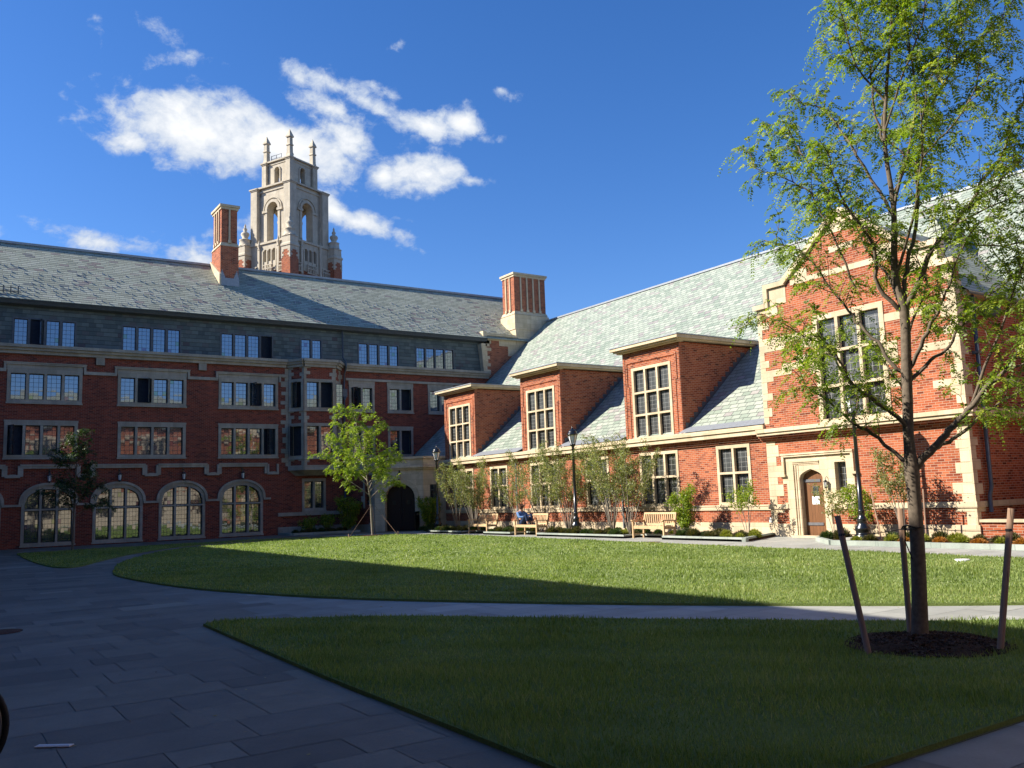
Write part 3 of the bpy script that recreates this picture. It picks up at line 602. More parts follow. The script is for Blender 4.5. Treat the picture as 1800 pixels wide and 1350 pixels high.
mb = MB(); mb.fbox(FB, 20.42, 43.7, .88, 1.02, 0, .05); mb.fbox(FB, 20.42, 43.7, 1.018, 1.06, 0, .075); mb.build('water_table', M['stone'], RB); mb = MB(); mb.fbox(FB, 20.42, 43.7, 0, .45, 0, .06)
mb.build('base_course', M['stone'], RB)
for y in (28.3, 36.2):
    mb = MB(); mb.tube([(24.3, y, .2), (24.3, y, 3.5)], .045, 8)
    for z in (.9, 2.2): mb.box(24.24, 24.4, y-.08, y+.08, z, z+.05)
    mb.build('downpipe', M['gutter'], RB)
mb = MB(); mb.box(24.3, 24.42, 20.52, 20.68, .46, .62); mb.build('utility_box', M['lamp_glass'], RB)
# ---- gable bay
FG = FR((24.1, 0, 0), (0, 1, 0), (-1, 0, 0)); yl, yr = 20.4, 13.3
gab = [(yr, 0), (yl, 0), (yl, 7.8), (19.9, 7.8), (19.9, 8.45), (19.12, 8.45), (16.85, 10.3), (14.55, 8.45), (13.75, 8.45), (13.75, 7.8), (yr, 7.8)]
holes = [rect(15.62, 18.06, 3.66, 7.12), rect(18.2, 19.36, 0, 2.3), rect(17.15, 17.9, 1.25, 2.55)]
mb = MB(); mb.plate(FG, gab, holes, 0, .3); mb.poly([(24.4, yl, 0), (26.0, yl, 0), (33, yl, 7.6), (33, yl, 7.8), (24.4, yl, 7.8)])
mb.poly([(24.4, yr, 0), (27.9, yr, 0), (27.9, yr, 7.0), (24.4, yr, 7.0)]); mb.poly([(27.9, yr, 0), (27.9, 4, 0), (27.9, 4, 7.0), (27.9, yr, 7.0)]); mb.poly([(24.4, yr, 6.9), (24.4, yl, 6.9), (24.4, 19.9, 8.4), (24.4, 16.85, 10.2), (24.4, 13.75, 8.4)])
mb.poly([(27.9, 4, 0), (46.5, 4, 0), (46.5, 4, 4), (rx, 4, rz-.1), (27.9, 4, 6.9)]); mb.build('bay_wall', M['brick'], RB)
window(FG, 15.56, 18.12, 3.62, 7.16, 3, RB, rows=(4.80, 5.92), fr=.16, mull=.11, head=.17, sill=.14, d=.03, dep=.20, crows=(5, 5, 5), cols=3, glass='glass_hall', sash='sash', st='stone')
mb = MB()   # coping of the stepped gable
def cop(a, b, w_=.16, th=.16, d1=.10, d0=-.32):
    va, vb = Vector(a), Vector(b); t = (vb-va).normalized(); n = Vector((-t.y, t.x)); n = n if n.y > 0 or abs(n.y) < 1e-6 else -n
    q = [va, vb, vb+n*th, va+n*th]; mb.hex([FG(q[0].x, q[0].y, d1), FG(q[1].x, q[1].y, d1), FG(q[1].x, q[1].y, d0), FG(q[0].x, q[0].y, d0), FG(q[3].x, q[3].y, d1), FG(q[2].x, q[2].y, d1), FG(q[2].x, q[2].y, d0), FG(q[3].x, q[3].y, d0)])
cop((20.5, 7.8), (19.99, 7.8)); mb.fbox(FG, 19.85, 20.02, 7.8, 8.62, -.32, .09); cop((19.85, 8.45), (19.1, 8.45)); cop((19.16, 8.45), (16.85, 10.36), .16, .18, .105); cop((16.85, 10.36), (14.5, 8.45), .16, .18, .104); cop((14.58, 8.45), (13.72, 8.45)); mb.fbox(FG, 13.66, 13.78, 7.8, 8.62, -.32, .09); cop((13.7, 7.8), (13.2, 7.8))
mb.poly([FG(16.3, 9.72, .013), FG(17.4, 9.72, .013), FG(16.85, 10.3, .013)])
mb.build('gable_coping', M['stone'], RB)
mb = MB(); k = [0]
def blk(u0, u1, z0, z1): k[0] += 1; mb.fbox(FG, min(u0, u1), max(u0, u1), z0, z1, -.05, .012 + .0006*(k[0] % 5))
for (y_, z0_, z1_, s_, sd_, w0_, w1_) in ((yl, 3.8, 7.8, -1, 31, .2, .42), (yr, 3.8, 7.8, 1, 32, .2, .42), (yl, .4, 3.3, -1, 33, .3, .5), (yr, .4, 3.3, 1, 34, .3, .5)): quoins(mb, FG, y_, z0_, z1_, s_, sd_, .31, w0_, w1_, .0115); mb.build('quoins', M['stone'], RB); mb = MB()
FS = FR((0, 13.3, 0), (1, 0, 0), (0, -1, 0)); quoins(mb, FS, 24.09, .4, 7.4, 1, 35, .3, .2, .4, .0115); mb.build('quoins', M['stone'], RB); mb = MB()
blk(15.1, 18.9, 8.38, 8.56); blk(19.12, 19.88, 7.85, 8.43); blk(13.78, 14.6, 7.85, 8.43); blk(19.5, 20.0, 7.5, 7.9)
blk(18.12, 20.3, 6.50, 6.74); blk(13.4, 15.56, 6.50, 6.74); blk(19.3, 20.35, 6.28, 6.52); blk(18.12, 18.6, 6.2, 6.52)
blk(19.1, 20.35, 5.40, 5.63); blk(18.6, 19.5, 5.55, 5.78); blk(18.12, 18.9, 5.75, 5.98); blk(18.12, 18.35, 5.3, 5.76); blk(13.4, 14.5, 5.40, 5.63); blk(15.2, 15.56, 5.2, 5.9); blk(13.4, 14.2, 4.3, 4.52); blk(14.9, 15.56, 4.5, 4.74)
blk(16.4, 17.3, 9.1, 9.3); blk(15.0, 15.6, 8.56, 8.9); blk(18.2, 18.7, 8.56, 8.85)
mb.build('stone_bands', M['stone'], RB)
mb = MB()
for (d0, d1, z0, z1, m) in ((0, .08, 3.20, 3.27, 1), (0, .15, 3.265, 3.33, 1), (0, .24, 3.325, 3.40, 1), (-.05, .32, 3.395, 3.50, 0), (-.05, .38, 3.495, 3.62, 0)):
    mb.fbox(FG, yr-d1+.0, yl+.12, z0, z1, d0, d1, m); mb.fbox(FS, 24.1, 27.9, z0, z1, d0, d1-.002, m)
mb.build('bay_cornice', [M['stone'], M['brick']], RB)
mb = MB()
for F, a, b in ((FG, 13.25, 17.93), (FG, 19.62, 20.46), (FS, 24.1, 27.9)): mb.fbox(F, a, b, .90, 1.06, 0, .05) if F is not FG or a < 19 else mb.fbox(F, a, b, .92, 1.08, 0, .05)
for F, a, b in ((FG, 13.22, 18.0), (FG, 19.5, 20.46), (FS, 24.1, 27.9)): mb.fbox(F, a, b, 0, .42, 0, .06)
mb.fbox(FS, 24.5, 27.9, 6.9, 7.05, 0, .12)
mb.build('bay_base_course', M['stone'], RB)
bx = 24.35 + (10.2-3.82)/SL
mb = MB(); mb.poly([(24.4, 16.85, 10.22), (bx+.3, 16.85, 10.22), (27.9, 13.05, 6.98), (24.4, 13.05, 6.98)]); mb.poly([(24.4, 16.85, 10.22), (bx+.3, 16.85, 10.22), (28.0, 20.4, 7.2), (24.4, 20.4, 7.2)])
mb.poly([(24.4, 13.05, 6.9), (27.9, 13.05, 6.9), (27.9, 13.05, 6.98), (24.4, 13.05, 6.98)])
mb.poly([(29.9, 16.6, 10.3), (29.9, 17.7, 10.3), (30.2, 17.15, 11.2)]); mb.poly([(29.9, 17.7, 10.3), (30.2, 17.15, 11.2), (31.8, 17.15, 11.0), (31.5, 17.7, 10.1)]); mb.poly([(29.9, 16.6, 10.3), (30.2, 17.15, 11.2), (31.8, 17.15, 11.0), (31.5, 16.6, 10.1)])
mb.build('bay_roof', M['slate_small'], RB)
# door surround, door, side light
mb = MB()
def tudor(c, w_, zs, zt, n=5):
    r = []
    for q in range(n+1): t = q/n; r.append((c + w_*math.cos(math.pi/2*t**1.0)*1.0 if False else c + w_*(1-t**1.35), zs + (zt-zs)*(t**.62)))
    l = [(2*c-x, z) for x, z in reversed(r[:-1])]
    return r + l
dh = [(18.2, -.01)] + [(19.1, -.01)] + [(x, z) for x, z in tudor(18.65, .45, 1.92, 2.2)][0:]
dh = [(18.2, 0), (19.1, 0)] + tudor(18.65, .45, 1.92, 2.2)
mb.plate(FG, [(17.02, 1.05), (17.95, 1.05), (17.95, 0), (19.62, 0), (19.62, .9), (19.78, .9), (19.78, 1.12), (19.62, 1.12), (19.62, 1.75), (19.78, 1.75), (19.78, 2.0), (19.62, 2.0), (19.62, 2.62), (17.02, 2.62)], [dh, rect(17.30, 17.72, 1.42, 2.38)], .03, .32)
for z in range(3): mb.fbox(FG, 19.12+.09*z, 19.16+.09*z, 0, 2.36, .0, .045+.012*z)
for z in range(3): mb.fbox(FG, 18.3, 19.35, 2.34+.05*z, 2.365+.05*z, .0, .045+.012*z)
hood(mb, FG, 16.98, 19.74, 2.72, .68, .09, .11); mb.fbox(FG, 19.62, 19.86, 1.98, 2.06, 0, .12); mb.fbox(FG, 16.86, 17.1, 1.98, 2.06, 0, .12)
mb.fbox(FG, 17.98, 19.3, 0, .06, .03, .35)
mb.build('door_surround', M['stone'], RB)
mb = MB(); mb.plate(FG, [(18.19, .03), (19.11, .03)] + tudor(18.65, .46, 1.93, 2.215), (), -.16, .05)
D = mb.build('door', M['oak'], RB); D['label'] = 'arched brown plank door with iron straps'
for z in (.42, 1.82):
    mb = MB(); mb.fbox(FG, 18.42, 19.08, z-.045, z+.045, -.16, -.135); mb.build('hinge_strap', M['pewter'], D)
mb = MB(); mb.fbox(FG, 18.53, 18.74, 1.36, 1.64, -.16, -.14, 1); mb.fbox(FG, 18.545, 18.725, 1.375, 1.625, -.16, -.136, 0); mb.build('grille', [M['dark'], M['pewter']], D)
mb = MB(); mb.fbox(FG, 18.52, 18.80, 1.05, 1.31, -.16, -.153); mb.fbox(FG, 18.6, 18.72, 1.09, 1.105, -.153, -.151, 1); mb.build('paper_notice', [M['paper'], M['gutter']], D)
mb = MB(); mb.tube([FG(18.27, .70, -.14), FG(18.27, .74, -.09), FG(18.27, .92, -.08), FG(18.27, 1.0, -.14)], .013, 6); mb.fbox(FG, 18.24, 18.30, .95, 1.12, -.16, -.145); mb.build('handle', M['metal'], D)
mb = MB(); e = .02; mb.poly([FG(17.3-e, 1.42-e, -.18), FG(17.72+e, 1.42-e, -.18), FG(17.72+e, 2.38+e, -.18), FG(17.3-e, 2.38+e, -.18)], 0, [(5, 9), (7, 9), (7, 14), (5, 14)])
for q in ((17.3, 17.34, 1.42, 2.38), (17.68, 17.72, 1.42, 2.38), (17.34, 17.68, 1.42, 1.46), (17.34, 17.68, 2.34, 2.38)): mb.fbox(FG, *q, -.176, -.15, 1)
mb.build('side_light', [M['glass_hall'], M['sash_light']], RB)
lantern(FG, 18.03, 1.66, RB, .62)
mb = MB(); mb.tube([(24.62, 13.18, .75), (24.62, 13.18, 1.2), (24.75, 13.18, 1.45), (24.75, 13.18, 6.9)], .06, 8); mb.box(24.66, 24.84, 13.1, 13.29, 5.2, 5.28); mb.build('downpipe', M['gutter'], RB)
mb = MB(); mb.lathe((25.4, 13.0, 6.35), [(0, -.08), (.2, -.05), (.26, .1), (.2, .25), (0, .3)], 12); mb.build('vent_hood', M['gutter'], RB)
mb = MB(); mb.fbox(FG, 16.55, 16.63, .66, .74, .0, .10); mb.tube([FG(16.59, .7, .08), FG(16.59, .6, .13)], .02, 6); mb.build('hose_tap', M['metal'], RB)
# low planter wall south of the bay
t = empty('planter_wall', (24.1, 9, 0), 'low brick planter wall with pale stone coping beside the gable bay', 'wall')
mb = MB(); mb.box(24.1, 24.32, 4, 13.23, 0, .50); mb.build('brickwork', M['brick'], t)
mb = MB(); mb.box(24.04, 24.38, 4, 13.23, .50, .575); mb.build('coping', M['stone'], t)
mb = MB(); mb.box(24.32, 27.88, 4, 13.2, .2, .46); mb.build('soil_bed', M['soil'], t)
# ================================================================== stone gatehouse in the corner
RG = empty('gatehouse', (22, 44.5, 0), 'low angled pale stone gatehouse with dark arched double door in the corner of the court', 'gatehouse')
P = [(24.4, 43.5), (23.0, 43.5), (21.0, 45.5), (20.55, 48.5)]; fc = []
for k in range(3):
    a, b = Vector((*P[k], 0)), Vector((*P[k+1], 0)); u = (b-a).normalized(); n = Vector((-u.y, u.x, 0)); fc.append((FR(a, u, n), (b-a).length))
    if n.y > 0: raise Exception('n')
(F0, L0), (F1, L1), (F2, L2) = fc
mb = MB()
mb.plate(F0, rect(0, L0, 0, 3.4), [rect(.52, .98, 1.5, 2.5)], 0, .15); c = 1.36
door = [(c-.86, 0), (c+.86, 0)] + arc(c-.86, c+.86, 1.72, .86, 14)
mb.plate(F1, rect(0, L1, 0, 3.4), [door], 0, .35); mb.build('stone_wall', M['stone'], RG)
mb = MB(); mb.plate(F2, rect(0, L2, 0, 3.4), [rect(.5, .95, 1.5, 2.6)], 0, .15); mb.build('brick_wall', M['brick_shaded'], RG)
mb = MB()
for F, Ln in fc:
    mb.fbox(F, -.06, Ln+.06, 3.36, 3.46, -.1, .10); mb.fbox(F, -.1, Ln+.1, 3.455, 3.56, -.1, .18); mb.fbox(F, 0, Ln, 3.555, 3.95, -.3, .03); mb.fbox(F, -.07, Ln+.07, 3.945, 4.07, -.35, .12); 
mb.poly([(24.6, 43.6, 3.7), (23.0, 43.6, 3.7), (21.1, 45.6, 3.7), (20.6, 48.5, 3.7), (24.6, 48.5, 3.7)]); mb.fbox(F0, 0, L0, 0, .5, 0, .05); mb.fbox(F0, .47, 1.03, 1.42, 1.5, 0, .06)
mb.build('parapet', M['stone'], RG)
mb = MB(); o_ = arc(c-1.12, c+1.12, 1.72, 1.12, 16); i_ = arc(c-.87, c+.87, 1.72, .87, 16)
for q in range(16): mb.poly([F1(*o_[q], .06), F1(*o_[q+1], .06), F1(*i_[q+1], .03), F1(*i_[q], .03)]); mb.poly([F1(*o_[q], .06), F1(*o_[q+1], .06), F1(*o_[q+1], 0), F1(*o_[q], 0)])
mb.fbox(F1, c-1.06, c-.87, 0, 1.72, 0, .04); mb.fbox(F1, c+.87, c+1.06, 0, 1.72, 0, .04); mb.build('door_arch', M['stone'], RG)
for s in (-1, 1):
    mb = MB(); pr = [(c, 0)] + [(c+s*.86, 0)] + [(c+s*.86*math.cos(math.pi/2*q/7), 1.72+.86*math.sin(math.pi/2*q/7)**.85) for q in range(8)]
    pr[0] = (c+s*.008, 0); pr[-1] = (c+s*.008, pr[-1][1]); mb.plate(F1, pr, (), -.25, .06, 0); mb.fbox(F1, c+s*.42-.1, c+s*.42+.1, 1.45, 1.68, -.25, -.225, 1); dl = mb.build('door', [M['oak_dark'], M['metal']], RG)
    mb = MB(); mb.tube([F1(c+s*.1, .95, -.25), F1(c+s*.1, 1.0, -.19), F1(c+s*.1, 1.15, -.19), F1(c+s*.1, 1.2, -.25)], .012, 5); mb.build('handle', M['metal'], dl)
for F, q, nm in ((F0, (.5, 1.0, 1.48, 2.52), 0), (F2, (.48, .97, 1.48, 2.62), 1)):
    mb = MB(); mb.poly([F(q[0], q[2], -.12), F(q[1], q[2], -.12), F(q[1], q[3], -.12), F(q[0], q[3], -.12)], 0, [(3, 3), (6, 3), (6, 9), (3, 9)]); mb.build('window', M['glass'], RG)
mb = MB(); quoins(mb, F2, 0, 0, 3.36, 1, 41, .28, .3, .5, .012); quoins(mb, F2, 1.0, 1.3, 2.9, 1, 42, .28, .2, .4, .012); quoins(mb, F2, .46, 1.3, 2.9, -1, 43, .28, .1, .2, .012); mb.fbox(F2, 0, L2, 0, .4, 0, .03); mb.build('quoins', M['stone_shaded'], RG)
lantern(F1, c, 2.95, RG, .8)
t = empty('door_post', (21.85, 43.2, 0), 'slim black post with door button standing right of the gatehouse door', 'post')
mb = MB(); mb.box(22.42, 22.66, 43.38, 43.50, 0, 1.02); mb.box(22.40, 22.68, 43.36, 43.52, 1.02, 1.05); mb.build('post', M['metal'], t)
mb = MB(); mb.box(22.48, 22.60, 43.365, 43.38, .84, .95); mb.build('push_button', M['alu'], t)
# ================================================================== wings behind the camera and to its left (they shade the court)
def plain_wing(name, label, o, u, n, length, depth, eave, ridge, cen):
    R_ = empty(name, cen, label, 'building'); F = FR(o, u, n)
    cnt = int(length//5.4); hs = []
    for k in range(cnt):
        a = 1.6+k*5.4
        for z in (1.2, 4.3, 7.2): hs.append((a, a+2.8, z, z+1.8))
    mb = MB(); mb.plate(F, rect(0, length, 0, eave), [rect(*q) for q in hs], 0, .2); mb.fbox(F, 0, length, 0, eave-.01, -depth, -depth+.2); mb.fbox(F, 0, .2, 0, eave-.01, -depth+.2, -.21); mb.fbox(F, length-.2, length, 0, eave-.01, -depth+.2, -.21); mb.build('brick_wall', M['brick'], R_)
    mb = MB(); mb.plate(F, rect(0, length, 0, 3.6), [rect(a, b, c_, d) for a, b, c_, d in hs if c_ < 2], .05, .05); mb.fbox(F, 0, length, 3.6, 3.85, 0, .08); mb.fbox(F, 0, length, 9.2, 9.5, 0, .2)
    for a, b, c_, d in hs: mb.plate(F, rect(a-.15, b+.15, c_-.15, d+.15), [rect(a+i*(b-a)/4+.05, a+(i+1)*(b-a)/4-.05, c_, d) for i in range(4)], .03, .1)
    mb.build('stone_trim', M['stone'], R_)
    for a, b, c_, d in hs: mb = MB(); mb.poly([F(a, c_, -.1), F(b, c_, -.1), F(b, d, -.1), F(a, d, -.1)], 0, [(a, 0), (a+12, 0), (a+12, 6), (a, 6)]); mb.build('window', M['glass'], R_)
    mb = MB(); mb.poly([F(-.3, eave, .3), F(length+.3, eave, .3), F(length+.3, ridge, -depth/2), F(-.3, ridge, -depth/2)]); mb.poly([F(-.3, eave, -depth-.3), F(length+.3, eave, -depth-.3), F(length+.3, ridge, -depth/2), F(-.3, ridge, -depth/2)])
    for a in (-.05, length+.05): mb.poly([F(a, eave-.2, 0), F(a, eave-.2, -depth), F(a, ridge-.05, -depth/2)], 1)
    mb.build('slate_roof', [M['slate'], M['brick']], R_); mb = MB(); mb.fbox(F, -.3, length+.3, eave-.18, eave+.02, .0, .36); mb.build('gutter', M['gutter'], R_)
    return R_
plain_wing('residence_hall', 'four storey brick wing closing the side of the court and shading the paving', (-3.6, -20, 0), (0, 1, 0), (1, 0, 0), 68, 10, 10.9, 14.6, (-8, 14, 0))
plain_wing('residence_hall', 'brick wing with pale stone trim facing the lawn from the near end of the court', (-3.6, -5, 0), (1, 0, 0), (0, 1, 0), 50, 10, 10.9, 14.6, (20, -10, 0))
# ================================================================== bell tower beyond the roof
RT = empty('bell_tower', (43.2, 121.5, 0), 'tall pale stone bell tower with open arches and pinnacles rising behind the slate roof', 'tower', rz=0)
ORIG[RT.name] = Vector((0, 0, 0)); RT.location = (0, 0, 0)
tc = Vector((129*math.sin(math.radians(19.56)), 129*math.cos(math.radians(19.56)), 0)); az = math.radians(19.56)
va = Vector((math.sin(az), math.cos(az), 0)); la = Vector((math.cos(az), -math.sin(az), 0))
e1 = (-va + la).normalized(); e2 = (-va - la).normalized()      # face normals: right face, left face
RT.location = tc; ORIG[RT.name] = tc.copy()
AX = [e1, e2, -e1, -e2]
def face(n, h): u = Vector((-n.y, n.x, 0)); return FR(tc + n*h, u, n)
def ring(mb, h, z0, z1, out=0.0, m=0):
    p = [tc + (e1*a + e2*b)*(h+out) for a, b in ((1, 1), (-1, 1), (-1, -1), (1, -1))]
    lo = [(q.x, q.y, z0) for q in p]; hi = [(q.x, q.y, z1) for q in p]; mb.hex(lo+hi, m)
def archp(c, w_, z0, zs): return [(c-w_, z0), (c+w_, z0)] + [(c + w_*math.cos(math.pi*k/12), zs + w_*math.sin(math.pi*k/12)) for k in range(13)]
BT, UP = 3.35, 2.45   # half widths of belfry and top stage
mb = MB()
for n in AX:
    F = face(n, BT); mb.plate(F, rect(-BT, BT, 36.4, 47.3), [archp(0, 1.05, 39.3, 43.9)], 0, 1.1); G_ = face(n, BT-1.1); mb.plate(G_, rect(-BT+1.1, BT-1.1, 36.4, 47.3), [archp(0, 1.05, 39.3, 43.9)], 0, .01, rim=False)
    F = face(n, UP); mb.plate(F, rect(-UP, UP, 47.5, 51.4), [archp(0, .48, 48.2, 50.0)], 0, .7); G_ = face(n, UP-.7); mb.plate(G_, rect(-UP+.7, UP-.7, 47.5, 51.4), [archp(0, .48, 48.2, 50.0)], 0, .01, rim=False)
ring(mb, BT-.05, 47.2, 47.35); ring(mb, UP-.05, 51.2, 51.5)
ring(mb, BT-.1, 36.3, 39.2)
mb.build('belfry_wall', M['tower_stone'], RT)
mb = MB()
for a, b in ((1, 1), (-1, 1), (-1, -1), (1, -1)):    # corner piers
    for (h, hw, z0, z1) in ((BT, .62, 39.0, 47.4), (UP, .42, 47.4, 51.5)):
        c_ = tc + (e1*a + e2*b)*(h-.05)
        q = [c_ + e1*i*hw + e2*j*hw for i, j in ((-1, -1), (1, -1), (1, 1), (-1, 1))]; mb.hex([(p.x, p.y, z0) for p in q] + [(p.x, p.y, z1) for p in q])
        for zz, o_ in ((z1-.35, .08), (z1-.18, .18), (z0, .1)):
            q2 = [c_ + e1*i*(hw+o_) + e2*j*(hw+o_) for i, j in ((-1, -1), (1, -1), (1, 1), (-1, 1))]; mb.hex([(p.x, p.y, zz) for p in q2] + [(p.x, p.y, zz+.18) for p in q2])
        for s1 in (-.5, .5): pass
    c_ = tc + (e1*a + e2*b)*(BT-.05)   # scroll shoulders
ring(mb, BT, 46.7, 46.9, .12); ring(mb, BT, 47.3, 47.55, .35); ring(mb, UP, 51.0, 51.15, .08); ring(mb, UP, 51.4, 51.62, .28)
for n in AX:
    for (h, w_, zs, z0, o1) in ((BT, 1.05, 43.9, 39.3, .42), (BT, 1.65, 43.9, 43.9, .18), (UP, .48, 50.0, 48.2, .2)):
        F = face(n, h); N = 16
        for k in range(N):
            t0, t1 = math.pi*k/N, math.pi*(k+1)/N
            P_ = lambda r, t, d: F(r*math.cos(t), zs + r*math.sin(t), d)
            for dd, ra, rb in ((.16, w_+.02, w_+o1),):
                mb.poly([P_(ra, t0, dd), P_(ra, t1, dd), P_(rb, t1, dd), P_(rb, t0, dd)]); mb.poly([P_(rb, t0, dd), P_(rb, t1, dd), P_(rb, t1, 0), P_(rb, t0, 0)]); mb.poly([P_(ra, t0, dd), P_(ra, t1, dd), P_(ra, t1, 0), P_(ra, t0, 0)])
        for s in (-1, 1):
            a0, a1 = sorted((s*(w_+.02), s*(w_+o1)));
            if z0 < zs: mb.fbox(F, a0, a1, z0, zs, 0, .13)
            if h == BT: mb.fbox(F, a0-.12, a1+.12, zs-.35, zs, 0, .24)
mb.build('belfry_trim', M['tower_stone'], RT)
for a, b in ((1, 1), (-1, 1), (-1, -1), (1, -1)):
    c_ = tc + (e1*a + e2*b)*(UP-.12); r0 = math.atan2(e1.y, e1.x)+math.pi/4
    mb = MB(); mb.lathe((c_.x, c_.y, 51.5), [(.60, 0), (.46, .5), (.43, 1.7), (.56, 1.75), (.56, 1.9), (.42, 2.0), (.40, 2.95), (.60, 3.0), (.60, 3.15), (0, 4.3)], 4, 0, False, r0); mb.build('pinnacle', M['tower_stone'], RT)
mb = MB(); hh = 4.55
for n in AX:   # stone gallery stage with three small arches per side and brick below
    F = face(n, 4.0); mb.plate(F, rect(-4.0, 4.0, 34.6, 38.8), [archp(c_, .30, 36.1, 37.6) for c_ in (-.85, 0, .85)], 0, .5)
    mb.fbox(F, -4.05, 4.05, 38.7, 39.0, -.4, .18)
    for c_ in (-.43, .43, -1.3, 1.3): mb.fbox(F, c_-.09, c_+.09, 34.6, 37.7, 0, .12)
    for c_ in (-1.9, 1.9): mb.fbox(F, c_-.2, c_+.2, 34.0, 38.0, 0, .3); mb.lathe(F(c_, 38.0, .15), [(.25, 0), (.14, .2), (.28, .5), (.1, .9), (.16, 1.1), (0, 1.5)], 8)
    for c_ in (-3.1, 3.1, 0):
        for q in range(6): mb.fbox(F, c_-.95+q*.33, c_-.85+q*.33, 34.2, 35.5-(.35 if q % 3 == 1 else 0), .32, .48)
        for z in (34.2, 34.9, 35.4): mb.fbox(F, c_-1.0, c_+1.0, z, z+.13, .30, .46)
mb.build('gallery', M['tower_stone'], RT)
mb = MB(); ring(mb, 3.9, 0, 34.7); ring(mb, 3.4, 34.7, 38.6, 0, 1); mb.build('tower_shaft', [M['brick'], M['dark']], RT)
for a, b in ((1, 1), (-1, 1), (-1, -1), (1, -1)):
    c_ = tc + (e1*a + e2*b)*4.45; r0 = math.atan2(e1.y, e1.x)+math.pi/4
    mb = MB(); mb.lathe((c_.x, c_.y, 0), [(1.15, 0), (1.15, 36.8)], 4, 0, False, r0); mb.lathe((c_.x, c_.y, 36.8), [(1.17, 0), (1.17, .5), (1.3, .55), (1.3, .8), (1.1, 1.0), (1.05, 1.9), (1.18, 2.0), (.95, 2.2)], 4, 1, False, r0)
    for n in (e1, e2, -e1, -e2):
        F = FR(c_ + n*.83, Vector((-n.y, n.x, 0)), n); k = 0
        for z in np.arange(35.6, 36.8, .3): mb.fbox(F, -.83, -.83+(.45 if k % 2 else .2), z, z+.28, 0, .02, 1); mb.fbox(F, .83-(.45 if k % 2 else .2), .83, z, z+.28, 0, .02, 1); k += 1
    mb.build('buttress', [M['brick'], M['tower_stone']], RT)
    mb = MB(); mb.lathe((c_.x, c_.y, 38.95), [(.85, 0), (.75, .8), (.85, .9), (.6, 1.0), (.35, 1.2), (.62, 1.7), (.55, 1.95), (.2, 2.2), (.32, 2.5), (.12, 2.8), (.16, 3.0), (0, 3.4)], 10, 0, True, r0); mb.build('finial', M['tower_stone'], RT)
    # curved shoulder between buttress and belfry
    d_ = (tc - c_); d_.z = 0; d_ = d_.normalized(); s_ = Vector((-d_.y, d_.x, 0)); mb = MB()
    pr = [(0, 36.5), (0, 39.2), (.35, 39.0), (.8, 39.3), (1.15, 40.0), (1.25, 41.2), (1.6, 41.3), (1.6, 36.5)]
    A_ = [c_ + d_*x + s_*.28 + Vector((0, 0, z)) for x, z in pr]; B_ = [c_ + d_*x - s_*.28 + Vector((0, 0, z)) for x, z in pr]; mb.poly(A_); mb.poly(B_)
    for q in range(8): mb.poly([A_[q], A_[(q+1) % 8], B_[(q+1) % 8], B_[q]])
    mb.build('scroll', M['tower_stone'], RT)
mb = MB(); c_ = tc + Vector((0, 0, 51.6)); 
for z in (.6, 1.1): mb.tube([c_ + e1*(.2) + e2*1.9 + Vector((0, 0, z)), c_ - e1*1.8 + e2*1.9 + Vector((0, 0, z))], .04, 5)
for x in (.2, -.8, -1.8): mb.tube([c_ + e1*x + e2*1.9, c_ + e1*x + e2*1.9 + Vector((0, 0, 1.15))], .05, 5)
mb.build('roof_railing', M['alu'], RT)
# ================================================================== ground, paving, lawns
def catmull(pts, n=6, closed=True):
    P_ = [np.array(p, float) for p in pts]; out = []; K = len(P_)
    for i in range(K if closed else K-1):
        p0, p1, p2, p3 = (P_[(i+j-1) % K] if closed else P_[min(max(i+j-1, 0), K-1)] for j in range(4))
        for k in range(n):
            t = k/n; out.append(.5*((2*p1) + (-p0+p2)*t + (2*p0-5*p1+4*p2-p3)*t*t + (-p0+3*p1-3*p2+p3)*t**3))
    if not closed: out.append(P_[-1])
    return [tuple(p) for p in out]
mb = MB(); mb.poly([(-400, -400, -.06), (500, -400, -.06), (500, 600, -.06), (-400, 600, -.06)]); g = mb.build('ground', M['soil']); tag(g, kind='structure')
m, nt, b = newmat('bluestone_paving', .62, .35); M['paver'] = m
at = node(nt, 'ShaderNodeAttribute', attribute_name='tone'); pos = node(nt, 'ShaderNodeNewGeometry').outputs['Position']
col = RAMP(nt, at.outputs['Fac'], [(0, (.125, .105, .078)), (.35, (.165, .14, .105)), (.7, (.20, .172, .125)), (.93, (.22, .19, .14)), (1, (.28, .25, .185))])
n_ = NOISE(nt, pos, 2.2, 6, .65); col = MIX(nt, 1.0, col, RAMP(nt, n_, [(.3, (.80,)*3), (.7, (1.12,)*3)]), 'MULTIPLY')
n2_ = NOISE(nt, pos, 45, 3, .6); col = MIX(nt, .5, col, RAMP(nt, n2_, [(.3, (.8,)*3), (.7, (1.15,)*3)]), 'MULTIPLY'); at2 = node(nt, 'ShaderNodeAttribute', attribute_name='sunlit_walk'); flag = RAMP(nt, at.outputs['Fac'], [(0, (.33, .335, .295)), (.6, (.385, .39, .345)), (1, (.43, .425, .37))])
flag = MIX(nt, 1.0, flag, RAMP(nt, n_, [(.3, (.84,)*3), (.7, (1.08,)*3)]), 'MULTIPLY'); col = MIX(nt, at2.outputs['Fac'], col, flag); L(nt, col, b.inputs['Base Color'])
BUMP(nt, b, MT(nt, 'ADD', n2_, MT(nt, 'MULTIPLY', NOISE(nt, pos, 5, 3), 1.5)), .35, .004)
